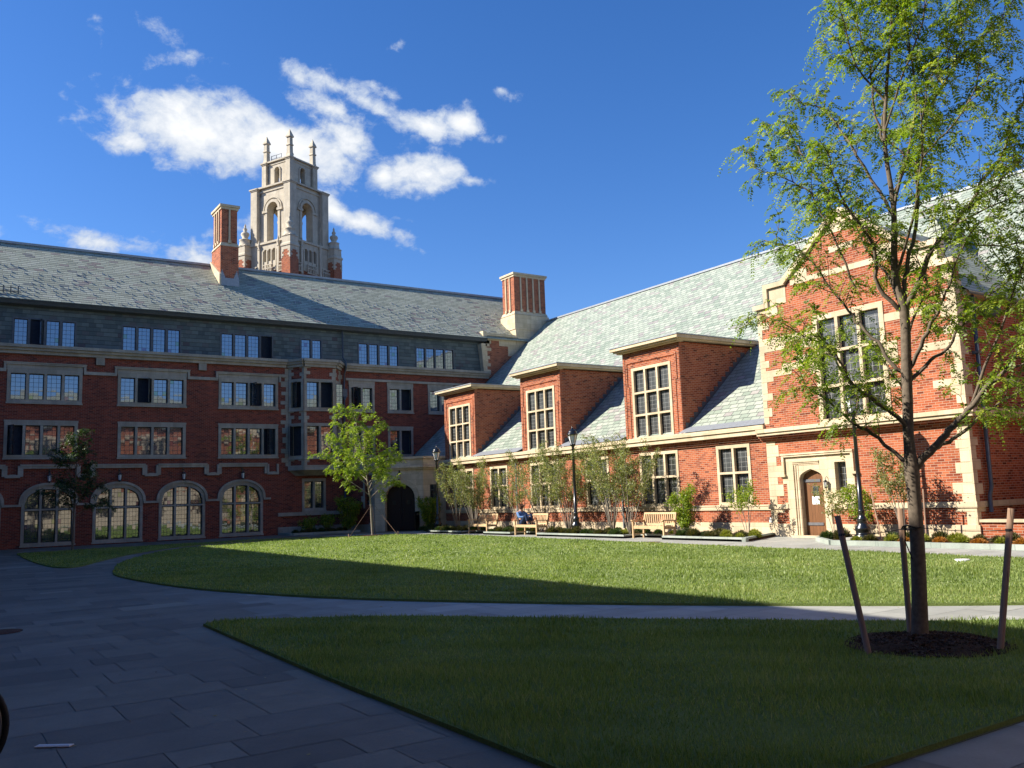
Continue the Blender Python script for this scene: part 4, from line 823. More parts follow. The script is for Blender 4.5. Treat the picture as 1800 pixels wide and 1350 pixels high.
def pavers(name, x0, x1, y0, y1, rows, lens, mat, z, seed, inside=None, gap=.007):
    r = random.Random(seed); vs, fs, tn, lt = [], [], [], []; y = y0
    while y < y1:
        h = r.choice(rows); x = x0 - r.random()
        while x < x1:
            l_ = r.choice(lens)*r.uniform(.9, 1.1)
            cx, cy = x+l_/2, y+h/2
            if x+l_ > x0:
                i = len(vs); dz = r.uniform(-.0008, .0008); vs += [(x+gap/2, y+gap/2, z+dz), (x+l_-gap/2, y+gap/2, z+dz), (x+l_-gap/2, y+h-gap/2, z+dz), (x+gap/2, y+h-gap/2, z+dz)]
                fs.append((i, i+1, i+2, i+3)); t = r.random()**1.1*.85; tn += [1.0 if r.random() < .035 else t]*4; lt += [min(1, max(0, inside(cx, cy)+r.uniform(-.12, .12)))]*4
            x += l_
        y += h
    me = bpy.data.meshes.new(name); me.from_pydata(vs, [], fs); me.attributes.new('tone', 'FLOAT', 'POINT').data.foreach_set('value', tn); me.attributes.new('sunlit_walk', 'FLOAT', 'POINT').data.foreach_set('value', lt); me.materials.append(mat)
    o = bpy.data.objects.new(name, me); COL.objects.link(o); return tag(o, kind='structure')
mb = MB(); mb.poly([(-3.6, -20, -.007), (46, -20, -.007), (46, 48.5, -.007), (-3.6, 48.5, -.007)]); tag(mb.build('paving_bed', M['gutter']), kind='structure')
def sunlit_walk(x, y):   # walks round the oval lawn: paler flags, their sunlit look painted in
    if x > 17 and y < 43: return 1.0
    if y < 18 and x > 3.3: return min(1.0, max(0.0, (x-3.6-max(0, 11.5-y)*.1)/3.2))
    return 0.0
pavers('pavement', -3.6, 24.4, -5, 48.5, (.3, .45, .6, .6), (.45, .6, .9, 1.2), M['paver'], 0, 5, sunlit_walk)
mg, nt, b = newmat('lawn_turf', .9, .1); M['turf'] = mg; pos = node(nt, 'ShaderNodeNewGeometry').outputs['Position']
n_ = NOISE(nt, pos, 1.2, 6, .6); n2_ = NOISE(nt, pos, 60, 4, .7)
col = RAMP(nt, n_, [(.3, (.14, .195, .055)), (.7, (.21, .27, .08))]); L(nt, MIX(nt, .8, col, RAMP(nt, n2_, [(.3, (.65,)*3), (.7, (1.3,)*3)]), 'MULTIPLY'), b.inputs['Base Color']); BUMP(nt, b, n2_, 1.0, .02)
M['grass'] = m_leaf('grass_blade', [(0, (.11, .17, .038)), (.5, (.245, .315, .09)), (.85, (.33, .39, .135)), (1, (.48, .44, .22))], .35, .5)
OV = catmull([(4.1, 23.8), (4.49, 26.8), (5.3, 30.2), (6.96, 34.6), (8.9, 37.7), (11.3, 39.7), (15.0, 40.9), (18.1, 40.6), (19.6, 38.6), (20.2, 34), (19.9, 28), (19.45, 22), (19.0, 15), (18.6, 9), (18.0, 5.2), (16.3, 3.6), (14, 4.3), (11.88, 6.07), (10.3, 7.8), (8.8, 9.7), (7.5, 11.6), (6.2, 13.85), (5.3, 16.1), (4.5, 19.2)])
NL = catmull([(3.28, 12.72), (3.7, 12.8), (4.31, 12.4), (5.61, 11.3), (7.03, 9.4), (8.36, 7.7), (9.54, 6.25), (10.8, 5.05), (12.8, 3.5)], 5, False) + [(12.9, 3.26), (3.14, 3.26), (3.16, 8)]
ST = catmull([(3.26, 39.8), (3.18, 34.5), (3.3, 30.4), (3.62, 29.3), (4.1, 29.7), (5.2, 32.6), (7.1, 36.6), (9.9, 40.4), (13.6, 41.9), (16, 42.6), (12, 42.9), (6.5, 42.6), (3.6, 42.0)], 5)
def inpoly(px, py, poly):
    c_ = np.zeros(len(px), bool); j = len(poly)-1
    for i in range(len(poly)):
        xi, yi = poly[i]; xj, yj = poly[j]
        if yi != yj: c_ ^= ((yi > py) != (yj > py)) & (px < (xj-xi)*(py-yi)/(yj-yi)+xi)
        j = i
    return c_
def hgt(x, y): return .03*np.sin(x*.45+1)*np.sin(y*.31)+.02*np.sin(x*1.1+y*.7)
def lawn(name, poly, bands, hole=None):
    mb = MB(); zt = .035; P_ = [(x, y) for x, y in poly]
    mb.plate(lambda a, b_, d=0: (a, b_, zt+d), P_, (), 0, .045, 0); o = mb.build(name, M['turf'], None, (*poly[0], 0)); tag(o, kind='structure')
    A_ = np.array(poly); x0, y0 = A_.min(0); x1, y1 = A_.max(0); Vs = []; Rs = []
    for (d0, d1, dens, hgt_, wid) in bands:
        n = int((x1-x0)*(y1-y0)*dens); px = RNG.uniform(x0, x1, n); py = RNG.uniform(y0, y1, n)
        d = np.hypot(px, py); azp = np.degrees(np.arctan2(px, py)); k = inpoly(px, py, poly) & (d >= d0) & (d < d1) & (azp > -6) & (azp < 76)
        if hole: k &= np.hypot((px-hole[0])/hole[2], (py-hole[1])/hole[3]) > RNG.uniform(.85, 1.1, n)
        px, py = px[k], py[k]; n = len(px)
        if not n: continue
        th = RNG.uniform(0, 2*np.pi, n); h = hgt_*RNG.uniform(.55, 1.15, n)*(.85+.3*np.sin(px*2.1+np.sin(py*1.7)*2)); w_ = wid*RNG.uniform(.7, 1.2, n); ln = h*RNG.uniform(.1, .75, n); t2 = RNG.uniform(0, 2*np.pi, n)
        B0 = np.stack([px-np.cos(th)*w_/2, py-np.sin(th)*w_/2, np.full(n, zt)], 1); B1 = np.stack([px+np.cos(th)*w_/2, py+np.sin(th)*w_/2, np.full(n, zt)], 1)
        T_ = np.stack([px+np.cos(t2)*ln, py+np.sin(t2)*ln, zt+h], 1); Vs.append(np.stack([B0, B1, T_], 1)); Rs.append(np.clip(RNG.normal(.45, .2, n)+.10*np.sin(px*.9+py*.5)+.10*np.sin(px*2.3-py*1.1+np.sin(py*1.9))+.08*np.sin(px*5.1+py*4.3), 0, .97))
    g_ = np_mesh('grass', np.concatenate(Vs), 3, M['grass'], None, (*poly[0], 0), np.concatenate(Rs)); tag(g_, kind='stuff')
BD = [(0, 6.5, 3200, .055, .006), (6.5, 10, 2200, .055, .009), (10, 15, 1100, .055, .013), (15, 24, 450, .055, .022), (24, 45, 160, .05, .04)]
lawn('lawn', OV, BD); lawn('lawn', NL, BD, (8.3, 5.2, .75, .72)); lawn('lawn', ST, BD)
# mulch ring
mb = MB(); N = 28; rr_ = [(.0, .10), (.25, .095), (.5, .07), (.7, .045), (.80, .036)]
for i in range(4):
    for k in range(N):
        q = []
        for (r_, z_), kk in ((rr_[i], k), (rr_[i+1], k), (rr_[i+1], k+1), (rr_[i], k+1)):
            t_ = 2*math.pi*kk/N; q.append((8.3+r_*math.cos(t_)*(1+.06*math.sin(3*t_)), 5.2+r_*.95*math.sin(t_), z_+.008*math.sin(5*t_+r_*9)+.006))
        mb.poly(q if i else q[1:], smooth=True)
mo = mb.build('mulch', M['soil'], None, (8.3, 5.2, 0)); tag(mo, kind='stuff')
n = 5200; r_ = .80*np.sqrt(RNG.uniform(0, 1, n)); t_ = RNG.uniform(0, 2*np.pi, n); c_ = np.stack([8.3+r_*np.cos(t_), 5.2+.95*r_*np.sin(t_), .105-.085*(r_/.8)**1.6+RNG.uniform(0, .015, n)], 1)
a_ = RNG.normal(size=(n, 3)); a_[:, 2] *= .35; a_ /= np.linalg.norm(a_, axis=1)[:, None]; b_ = np.cross(a_, RNG.normal(size=(n, 3))); b_ /= np.linalg.norm(b_, axis=1)[:, None]
la_ = RNG.uniform(.008, .025, n)[:, None]; lb_ = RNG.uniform(.003, .008, n)[:, None]
M['chip'] = m_leaf('bark_chip', [(0, (.03, .017, .011)), (.6, (.075, .042, .027)), (1, (.16, .11, .08))], .05, .9)
o = np_mesh('mulch', np.stack([c_-a_*la_-b_*lb_, c_+a_*la_-b_*lb_, c_+a_*la_+b_*lb_, c_-a_*la_+b_*lb_], 1), 4, M['chip'], None, (8.3, 5.2, 0), RNG.uniform(0, 1, n)); tag(o, kind='stuff')
# planting beds with bluestone kerbs
def bed(name, poly, lab):
    mb = MB(); mb.plate(lambda a, b_, d=0: (a, b_, .07+d), poly, (), 0, .07); o = mb.build(name, M['soil'], None, (*poly[0], 0)); tag(o, kind='structure')
NCH = [(22.8, 24.8), (30.3, 32.3), (34.5, 36.5)]   # kerb recesses behind the benches
xk = 21.25
pts = [(24.35, 20.45), (xk, 19.05)]; cur = 19.05
kp = [[(24.2, 20.35), (xk, 19.05)]]
run = [(xk, 19.05)]
for a, b_ in NCH: run += [(xk, a), (xk+.8, a), (xk+.8, b_), (xk, b_)]
run += [(xk, 39.6), (22.1, 41.6), (23.2, 42.4), (23.2, 43.4)]
bed('planting_bed', [(24.35, 20.4)] + run + [(24.35, 43.4)], '')
run2 = [(24.0, 17.9), (22.4, 17.2), (xk-.1, 15.8), (xk-.1, 4)]
bed('planting_bed', [(24.05, 17.85)] + run2[1:] + [(24.05, 4)], '')
bed('planting_bed', [(16.6, 48.4), (16.6, 46.4), (20.2, 46.0), (20.4, 48.4)], '')
def kerb(pl, lab):
    mb = MB(); h = .13; w_ = .13
    for (a, b_) in zip(pl[:-1], pl[1:]):
        a, b_ = Vector((*a, 0)), Vector((*b_, 0)); t_ = (b_-a).normalized(); n_ = Vector((-t_.y, t_.x, 0)); Ln = (b_-a).length; F = FR(a, t_, n_); k_ = max(1, round(Ln/1.5))
        for i in range(k_): mb.fbox(F, Ln*i/k_+.003, Ln*(i+1)/k_-.003, 0, h+.002*(i % 2), -w_, 0)
    o = mb.build('kerb', M['blue_curb'], None, (*pl[0], 0)); tag(o, lab, 'kerb')
kerb([(24.3, 20.4)] + run, 'grey green bluestone kerb of the long bed in front of the sunlit hall'); kerb(run2, 'grey green bluestone kerb of the bed right of the arched plank door'); kerb([(16.6, 48.3), (16.6, 46.4), (20.3, 46.0)], 'low kerb of the shaded bed below the oriel window')
for (x, y, r_, lab) in ((.95, 14.4, .30, 'brown round drain cover in the shaded paving at the left edge, the nearer one'), (1.1, 21.6, .28, 'brown round drain cover in the shaded paving at the left edge, the farther one'), (19.9, 21.9, .34, 'rusty round cover in the sunlit path in front of the nearest bench')):
    mb = MB(); mb.lathe((x, y, .003), [(0, .004), (r_*.9, .004), (r_*.92, .0015), (r_*.96, .004), (r_, .004), (r_, 0)], 28, 0, False)
    for k in range(8): mb.box(x-r_*.6+k*r_*.16, x-r_*.52+k*r_*.16, y-r_*.5, y+r_*.5, .007, .009)
    tag(mb.build('drain_cover', M['rust'], None, (x, y, 0)), lab, 'drain cover', 'rusty drain covers')
mb = MB(); mb.lathe((17.4, 10.0, .03), [(0, .045), (.13, .045), (.15, .03), (.15, 0)], 20, 0, False); tag(mb.build('valve_cover', M['lamp_glass'], None, (17.4, 10.0, 0)), 'small pale round valve cover set in the grass near the right edge', 'cover')
c0, s0 = math.cos(-.62), math.sin(-.62)
mb = MB(); F = FR((.75, 7.2, .004), (.80, -.60, 0), (.6, .8, 0)); mb.fbox(F, 0, .25, 0, .006, -.06, 0); mb.fbox(F, .01, .24, .006, .009, -.045, -.012)
tag(mb.build('paper_strip', M['paper'], None, (.85, 7.15, 0)), 'narrow white paper strip lying flat on the dark paving', 'paper')
# ================================================================== street lamps
def lamp(loc, label):
    t = empty('street_lamp', loc, label, 'street lamp', 'black lamp posts along the bed')
    x, y, z = loc
    mb = MB(); mb.lathe(loc, [(.24, 0), (.25, .06), (.20, .10), (.19, .16), (.215, .22), (.21, .28), (.15, .36), (.125, .46), (.14, .50), (.14, .54), (.095, .60), (.085, .72), (.10, .75), (.085, .80)], 16); mb.build('base', M['metal'], t)
    mb = MB(); mb.lathe(loc, [(.075, .78), (.060, 2.0), (.050, 3.35), (.075, 3.38), (.05, 3.44), (.06, 3.5), (.10, 3.54), (.10, 3.58)], 12); mb.build('post', M['metal'], t)
    mb = MB(); c = (x, y, z)
    for k in range(6):
        th = math.pi*k/3+.3; p = [Vector((x+r*math.cos(th), y+r*math.sin(th), z+h)) for r, h in ((.09, 3.57), (.155, 3.80), (.195, 3.99))]; mb.tube(p, .012, 5)
    mb.lathe(c, [(.09, 3.57), (.12, 3.56), (.12, 3.60), (.09, 3.61)], 12)
    mb.lathe(c, [(.20, 3.98), (.235, 3.985), (.235, 4.03), (.20, 4.05), (.185, 4.12), (.13, 4.19), (.06, 4.23), (.045, 4.27), (.025, 4.29), (.03, 4.32), (0, 4.36)], 16); mb.build('lantern_frame', M['metal'], t)
    mb = MB(); mb.lathe(c, [(.082, 3.60), (.145, 3.80), (.182, 3.985)], 6, 0, False, .3); mb.build('lamp_glass', M['lamp_glass'], t)
    mb = MB(); mb.box(x-.42, x+.3, y-.42, y+.42, -.02, .118-z if False else .0); mb.box(x-.34, x+.34, y-.34, y+.34, z-.1, z+.012); mb.build('footing', M['flag_pad'], t)
M['flag_pad'] = m_stone('pale_granite_pad', (.42, .42, .38), (.48, .47, .43), 2, 2)
lamp((22.45, 15.75, .13), 'black lamp post beside the arched plank door, in front of the gable bay'); lamp((22.5, 29.2, .13), 'black lamp post among the shrubs between two wooden benches'); lamp((22.5, 41.0, .13), 'black lamp post nearest to the gatehouse with the dark double door')
# ================================================================== benches
def bench():
    t = empty('park_bench', (0, 0, 0), '', 'bench', 'teak benches along the bed'); hw = .80
    for sx in (-1, 1):
        for nm, y in (('leg', -.27),):
            mb = MB(); mb.box(sx*hw-.03, sx*hw+.03, y-.03, y+.03, 0, .62); mb.build('leg', M['teak'], t)
        mb = MB(); x0, x1 = sx*hw-.03, sx*hw+.03
        mb.hex([(x0, .20, 0), (x1, .20, 0), (x1, .27, 0), (x0, .27, 0), (x0, .22, .42), (x1, .22, .42), (x1, .28, .42), (x0, .28, .42)]); mb.hex([(x0, .22, .42), (x1, .22, .42), (x1, .28, .42), (x0, .28, .42), (x0, .33, .90), (x1, .33, .90), (x1, .38, .90), (x0, .38, .90)]); mb.build('leg', M['teak'], t)
        mb = MB(); mb.hex([(sx*hw-.045, -.34, .62), (sx*hw+.045, -.34, .62), (sx*hw+.04, .27, .60), (sx*hw-.04, .27, .60), (sx*hw-.045, -.34, .655), (sx*hw+.045, -.34, .655), (sx*hw+.04, .27, .64), (sx*hw-.04, .27, .64)]); mb.build('armrest', M['teak'], t)
    mb = MB()
    for k in range(6): y = -.27+k*.087; mb.box(-hw-.02, hw+.02, y, y+.07, .425-.008*k, .45-.008*k)
    mb.box(-hw+.03, hw-.03, -.285, -.255, .34, .425); mb.box(-hw+.03, hw-.03, .225, .25, .32, .39)
    for sx in (-1, 1): mb.box(sx*hw-.02, sx*hw+.02, -.24, .22, .33, .38); mb.box(sx*hw-.015, sx*hw+.015, -.24, .21, .12, .16)
    mb.build('seat', M['teak'], t)
    mb = MB(); bk = lambda z: .235+(z-.42)*.21
    for k in range(15):
        x = -hw+.09+k*(2*hw-.18)/14; mb.hex([(x-.02, bk(.5), .5), (x+.02, bk(.5), .5), (x+.02, bk(.5)+.018, .5), (x-.02, bk(.5)+.018, .5), (x-.02, bk(.84), .84), (x+.02, bk(.84), .84), (x+.02, bk(.84)+.018, .84), (x-.02, bk(.84)+.018, .84)])
    for z0, z1 in ((.455, .51), (.835, .905)): mb.hex([(-hw+.03, bk(z0)-.008, z0), (hw-.03, bk(z0)-.008, z0), (hw-.03, bk(z0)+.03, z0), (-hw+.03, bk(z0)+.03, z0), (-hw+.03, bk(z1)-.008, z1), (hw-.03, bk(z1)-.008, z1), (hw-.03, bk(z1)+.03, z1), (-hw+.03, bk(z1)+.03, z1)])
    mb.build('backrest', M['teak'], t); return t
b0 = bench()
for i, (x, y, lab) in enumerate(((21.82, 23.8, 'pale wooden garden bench nearest to the camera, empty, below the tallest looking dormer'), (21.68, 31.3, 'pale wooden garden bench on which a person sits'), (21.85, 35.5, 'pale wooden garden bench farthest from the camera, empty, near the gatehouse'))):
    o = b0 if i == 0 else copy_tree(b0); o.location = (x, y, 0.0); o.rotation_euler.z = -math.pi/2; o['label'] = lab
# ================================================================== person
def skin(name, J, E_, mat, parent=None, origin=(0, 0, 0), sub=2):
    me = bpy.data.meshes.new(name); me.from_pydata([Vector(j[:3])-Vector(origin) for j in J], E_, []); o = bpy.data.objects.new(name, me); COL.objects.link(o)
    me.materials.append(mat); md = o.modifiers.new('skin', 'SKIN'); sv = me.skin_vertices.new() if hasattr(me.skin_vertices, 'new') and not me.skin_vertices else me.skin_vertices[0]
    for i, j in enumerate(J): r_ = j[3]; sv.data[i].radius = (r_, r_) if not isinstance(r_, tuple) else r_
    sv.data[0].use_root = True; md.use_smooth_shade = True
    s2 = o.modifiers.new('sub', 'SUBSURF'); s2.levels = s2.render_levels = sub
    if parent: o.parent = parent
    else: o.location = origin
    ORIG[o.name] = Vector(origin); return o
try:
    M['skin'] = m_plain('skin', (.50, .28, .19), .55, .4, 0, .08); M['denim'] = m_plain('dark_denim', (.025, .04, .085), .85, .1, 0, .3, 40); M['shirt'] = m_plain('blue_shirt', (.12, .22, .42), .8, .15, 0, .25, 30); M['hair'] = m_plain('brown_hair', (.085, .035, .018), .6, .3, 0, .3, 50)
    ox, oy = 21.66, 31.95
    P_ = {'pel': (0, -.10, .56, .13), 'sp': (0, -.02, .74, .125), 'ch': (0, .05, .93, .145), 'nk': (0, .02, 1.08, .055), 'hd': (0, -.04, 1.20, .10), 'tp': (0, -.06, 1.28, .075), 'fc': (-.0, -.10, 1.17, .062)}
    J = [P_['pel'], P_['sp'], P_['ch'], P_['nk'], P_['hd'], P_['tp'], P_['fc']]; E_ = [(0, 1), (1, 2), (2, 3), (3, 4), (4, 5), (4, 6)]
    def add(p, par): J.append(p); E_.append((par, len(J)-1)); return len(J)-1
    for s in (-1, 1):
        h = add((s*.10, -.14, .54, .095), 0); k_ = add((s*.14, -.52, .88, .062), h); a_ = add((s*.12, -.62, .52, .042), k_); add((s*.13, -.78, .475, .036), a_)
        sh = add((s*.18, .05, .98, .062), 2); el = add((s*.24, -.18, .78, .042), sh); wr = add((s*.12, -.42, .80, .030), el)
        pm = add((s*.10, -.48, .81, .030), wr)
        for q in range(4): f1 = add((s*(.10-.02*q), -.53, .825-.004*q, .0095), pm); add((s*(.09-.022*q), -.57, .80-.006*q, .008), f1)
        th = add((s*.13, -.50, .84, .010), pm); add((s*.12, -.54, .855, .008), th)
    JJ = [(x+ox, y+oy, z-.02, r_) for x, y, z, r_ in J]
    pr = skin('person', JJ, E_, M['skin'], None, (ox, oy, .45)); tag(pr, 'person in blue shirt and dark jeans sitting with knees drawn up on the middle bench', 'person')
    Q = [(x+ox, y+oy, z-.02, r_) for x, y, z, r_ in [(0, -.08, .60, .14), (0, -.02, .74, .14), (0, .05, .93, .158), (0, .03, 1.04, .08), (-.18, .05, .98, .075), (-.24, -.18, .78, .056), (-.13, -.40, .80, .042), (.18, .05, .98, .075), (.24, -.18, .78, .056), (.13, -.40, .80, .042)]]
    skin('shirt', Q, [(0, 1), (1, 2), (2, 3), (2, 4), (4, 5), (5, 6), (2, 7), (7, 8), (8, 9)], M['shirt'], pr, (ox, oy, .45))
    Q = [(x+ox, y+oy, z-.02, r_) for x, y, z, r_ in [(0, -.10, .55, .14), (-.10, -.16, .54, .108), (-.14, -.52, .88, .076), (-.12, -.60, .58, .058), (.10, -.16, .54, .108), (.14, -.52, .88, .076), (.12, -.60, .58, .058)]]
    skin('jeans', Q, [(0, 1), (1, 2), (2, 3), (0, 4), (4, 5), (5, 6)], M['denim'], pr, (ox, oy, .45))
    Q = [(x+ox, y+oy, z-.02, r_) for x, y, z, r_ in [(0, 0, 1.22, .10), (0, -.04, 1.30, .085), (0, .03, 1.12, .075)]]
    skin('hair', Q, [(0, 1), (0, 2)], M['hair'], pr, (ox, oy, .45))
    for s in (-1, 1):
        mb = MB(); c_ = (ox+s*.125, oy-.72, .445); mb.lathe((c_[0], c_[1], c_[2]), [(.0, 0), (.045, .0), (.048, .03), (.04, .075), (0, .09)], 10, 0, True, 0, 1.0, 2.6); mb.build('shoe', M['rubber'], pr)
except Exception as ex: print('person failed', ex)
# ================================================================== bicycle
bk = empty('bicycle', (-.35, 6.5, 0), 'bicycle standing on the paving, only its dark front wheel showing at the left edge', 'bicycle')
def BP(x, z, y=0.0):   # bike frame plane: x forward
    u = Vector((.985, -.17, 0)); n = Vector((.17, .985, 0)); p = Vector((.16, 6.42, 0)) + u*x + n*(y+.0*z) + Vector((0, 0, z)); return tuple(p)
for cx in (0, -1.02):
    mb = MB(); N = 40; mb.tube([BP(cx+.325*math.cos(2*math.pi*k/N), .34+.325*math.sin(2*math.pi*k/N)) for k in range(N+1)], .019, 8, cap=False); wh = mb.build('wheel', M['rubber'], bk)
    mb = MB(); mb.tube([BP(cx+.298*math.cos(2*math.pi*k/N), .34+.298*math.sin(2*math.pi*k/N)) for k in range(N+1)], .011, 6, cap=False)
    for k in range(14): th = 2*math.pi*k/14; mb.tube([BP(cx+.02*math.cos(th+1), .34+.02*math.sin(th+1), .02*(-1)**k), BP(cx+.295*math.cos(th), .34+.295*math.sin(th))], .0015, 4)
    mb.tube([BP(cx, .34, -.05), BP(cx, .34, .05)], .018, 8); mb.build('rim', M['alu'], wh)
mb = MB()
for a, b_, r_ in (((-.17, .86), (-.62, .78), .016), ((-.15, .74), (-.60, .30), .018), ((-.60, .30), (-.66, .84), .016), ((-.60, .30), (-1.02, .34), .010), ((-.65, .76), (-1.02, .34), .009), ((-.19, .92), (-.13, .70), .019)): mb.tube([BP(*a), BP(*b_)], r_, 8)
for s in (-.05, .05): mb.tube([BP(-.13, .70, s*.6), BP(-.08, .5, s), BP(0, .34, s)], .011, 6)
mb.tube([BP(-.70, .33, .06), BP(-.74, .01, .2)], .008, 5)
mb.build('frame', M['metal'], bk)
mb = MB(); mb.tube([BP(-.19, .92), BP(-.21, 1.0), BP(-.14, 1.03)], .013, 6); mb.tube([BP(-.26, 1.03, -.30), BP(-.14, 1.04, -.2), BP(-.14, 1.03, 0), BP(-.14, 1.04, .2), BP(-.26, 1.03, .30)], .012, 6); mb.build('handlebar', M['metal'], bk)
mb = MB(); mb.tube([BP(-.66, .84), BP(-.675, .95)], .012, 6); mb.lathe(BP(-.70, .95), [(.0, 0), (.07, .0), (.085, .03), (.05, .055), (0, .06)], 12, 0, True, 0, 1.6, .8); mb.build('saddle', M['rubber'], bk)
mb = MB(); mb.lathe(BP(-.60, .30), [(.03, -.02), (.03, .02)], 8); mb.tube([BP(-.60, .30, .07), BP(-.52, .16, .08)], .008, 5); mb.tube([BP(-.60, .30, -.07), BP(-.68, .44, -.08)], .008, 5); mb.box(BP(-.52, .16)[0]-.04, BP(-.52, .16)[0]+.04, BP(-.52, .16, .09)[1], BP(-.52, .16, .16)[1], .15, .17); mb.build('crank', M['alu'], bk)
# ================================================================== vegetation
def unit(v): return v/np.maximum(np.linalg.norm(v, axis=-1, keepdims=True), 1e-9)
def leaflets(P, D, N_, ll, lw, rn):   # diamond leaflets from base P along D with normal N_
    S = unit(np.cross(D, N_)); ll = ll[:, None] if hasattr(ll, '__len__') else ll; lw = lw[:, None] if hasattr(lw, '__len__') else lw
    return np.stack([P, P+D*ll*.5+S*lw*.5, P+D*ll, P+D*ll*.5-S*lw*.5], 1), rn
def compound(P, D, Lr, pairs, ll, lw, droop=.5):
    """pinnate leaves: rachis from P along D"""
    n = len(P); D = unit(D); Z = np.array([0, 0, 1.0]); S = unit(np.cross(D, Z + RNG.normal(0, .35, (n, 3)))); base = RNG.uniform(0, 1, n)
    Vs, Rs = [], []
    for i in range(pairs):
        s = (i+1.2)/(pairs+.7); C = P + D*(Lr*s)[:, None] - Z*(Lr*droop*s*s)[:, None]; T = unit(D - Z*(2*droop*s))
        for sg in (-1, 1):
            d = unit(S*sg + T*.45 - Z*.25 + RNG.normal(0, .18, (n, 3))); nn = unit(np.cross(d, T) + RNG.normal(0, .3, (n, 3)))
            sz = ll*(1-.35*abs(2*s-1))*RNG.uniform(.8, 1.15, n); v, r_ = leaflets(C, d, nn, sz, sz*lw, np.clip(base*.8+RNG.uniform(0, .2, n), 0, .98)); Vs.append(v); Rs.append(r_)
    return np.concatenate(Vs), np.concatenate(Rs)
def simple(P, n_per, spread, ll, lw):
    P = np.repeat(P, n_per, 0) + RNG.normal(0, spread, (len(P)*n_per, 3)); n = len(P); d = unit(RNG.normal(size=(n, 3)) + [0, 0, -.1]); nn = unit(RNG.normal(size=(n, 3)) + [0, 0, .8])
    sz = ll*RNG.uniform(.6, 1.2, n); return leaflets(P, d, nn, sz, sz*lw, RNG.uniform(0, 1, n))
def smooth_line(pts, k=5): return np.array(catmull(pts, k, False))
def twigs(line, r0, mb, s0, step, length, up, out, lo=.4, hi=1.0, reg=None):
    """side shoots on a limb; returns list of (line) for leaves"""
    seg = np.linalg.norm(np.diff(line, axis=0), axis=1); cum = np.concatenate([[0], np.cumsum(seg)]); Lt = cum[-1]; s = s0*Lt + RNG.uniform(0, step)
    while s < Lt:
        i = min(np.searchsorted(cum, s), len(line)-1); p = line[i]; d = unit(line[min(i+1, len(line)-1)]-line[max(i-1, 0)])
        v = unit(RNG.normal(size=3)); v = unit(v - d*(v@d)); q = unit(d*.55 + v*.8 + np.array([0, 0, up])); ln = length*RNG.uniform(lo, hi)*(1-.35*s/Lt)
        pts = [p]
        for k in range(4): q = unit(q + RNG.normal(0, .16, 3) + np.array([0, 0, -.05*k])); pts.append(pts[-1]+q*ln/4)
        if mb is not None: mb.tube(pts, list(np.linspace(r0, r0*.35, 5)), 4, 0, False)
        out.append(np.array(pts)); s += step*RNG.uniform(.7, 1.3)
def along(lines, step, jitter=.0, skip=0.0):
    P, D = [], []
    for ln in lines:
        seg = np.linalg.norm(np.diff(ln, axis=0), axis=1); cum = np.concatenate([[0], np.cumsum(seg)]); s = skip*cum[-1]; sg = 1
        while s < cum[-1]:
            i = max(1, min(np.searchsorted(cum, s), len(ln)-1)); t = (s-cum[i-1])/max(seg[i-1], 1e-6); p = ln[i-1]+(ln[i]-ln[i-1])*t; d = unit(ln[i]-ln[i-1])
            v = np.cross(d, [0, 0, 1.0]); v = unit(v)*sg + RNG.normal(0, .45, 3); P.append(p); D.append(unit(d*.5+v+[0, 0, .15])); sg = -sg; s += step*RNG.uniform(.7, 1.3)
        P.append(ln[-1]); D.append(unit(ln[-1]-ln[-2]))
    return np.array(P), np.array(D)
# ---- the staked honey locust in front
TB = np.array([8.4, 5.35, 0]); tu = np.array([.8435, .5372, 0]); tr = np.array([.5372, -.8435, 0])
def TP(l, z, dep=0.0): return TB + tr*l + tu*dep + np.array([0, 0, z])
tree = empty('young_tree', tuple(TB), 'young feathery leaved tree tied to three stakes in a mulch ring, nearest to the camera', 'tree')
mb = MB()
trunk = smooth_line([TP(-.0, .0), TP(.035, .5), TP(.06, 1.0), TP(.07, 1.5), TP(.07, 1.8), TP(.07, 2.11), TP(.09, 2.43), TP(.11, 2.81), TP(.14, 3.41), TP(.08, 3.8), TP(.13, 4.5), TP(.10, 5.2), TP(.15, 5.7), TP(.22, 6.2), TP(.27, 6.5), TP(.33, 7.2)], 3)
tz = trunk[:, 2]; tr_ = np.interp(tz, [0, .12, .5, 1.5, 1.78, 1.95, 3.4, 3.6, 4.5, 7.3], [.105, .084, .075, .068, .078, .055, .050, .040, .028, .007]); mb.tube([tuple(p) for p in trunk], list(tr_), 12)
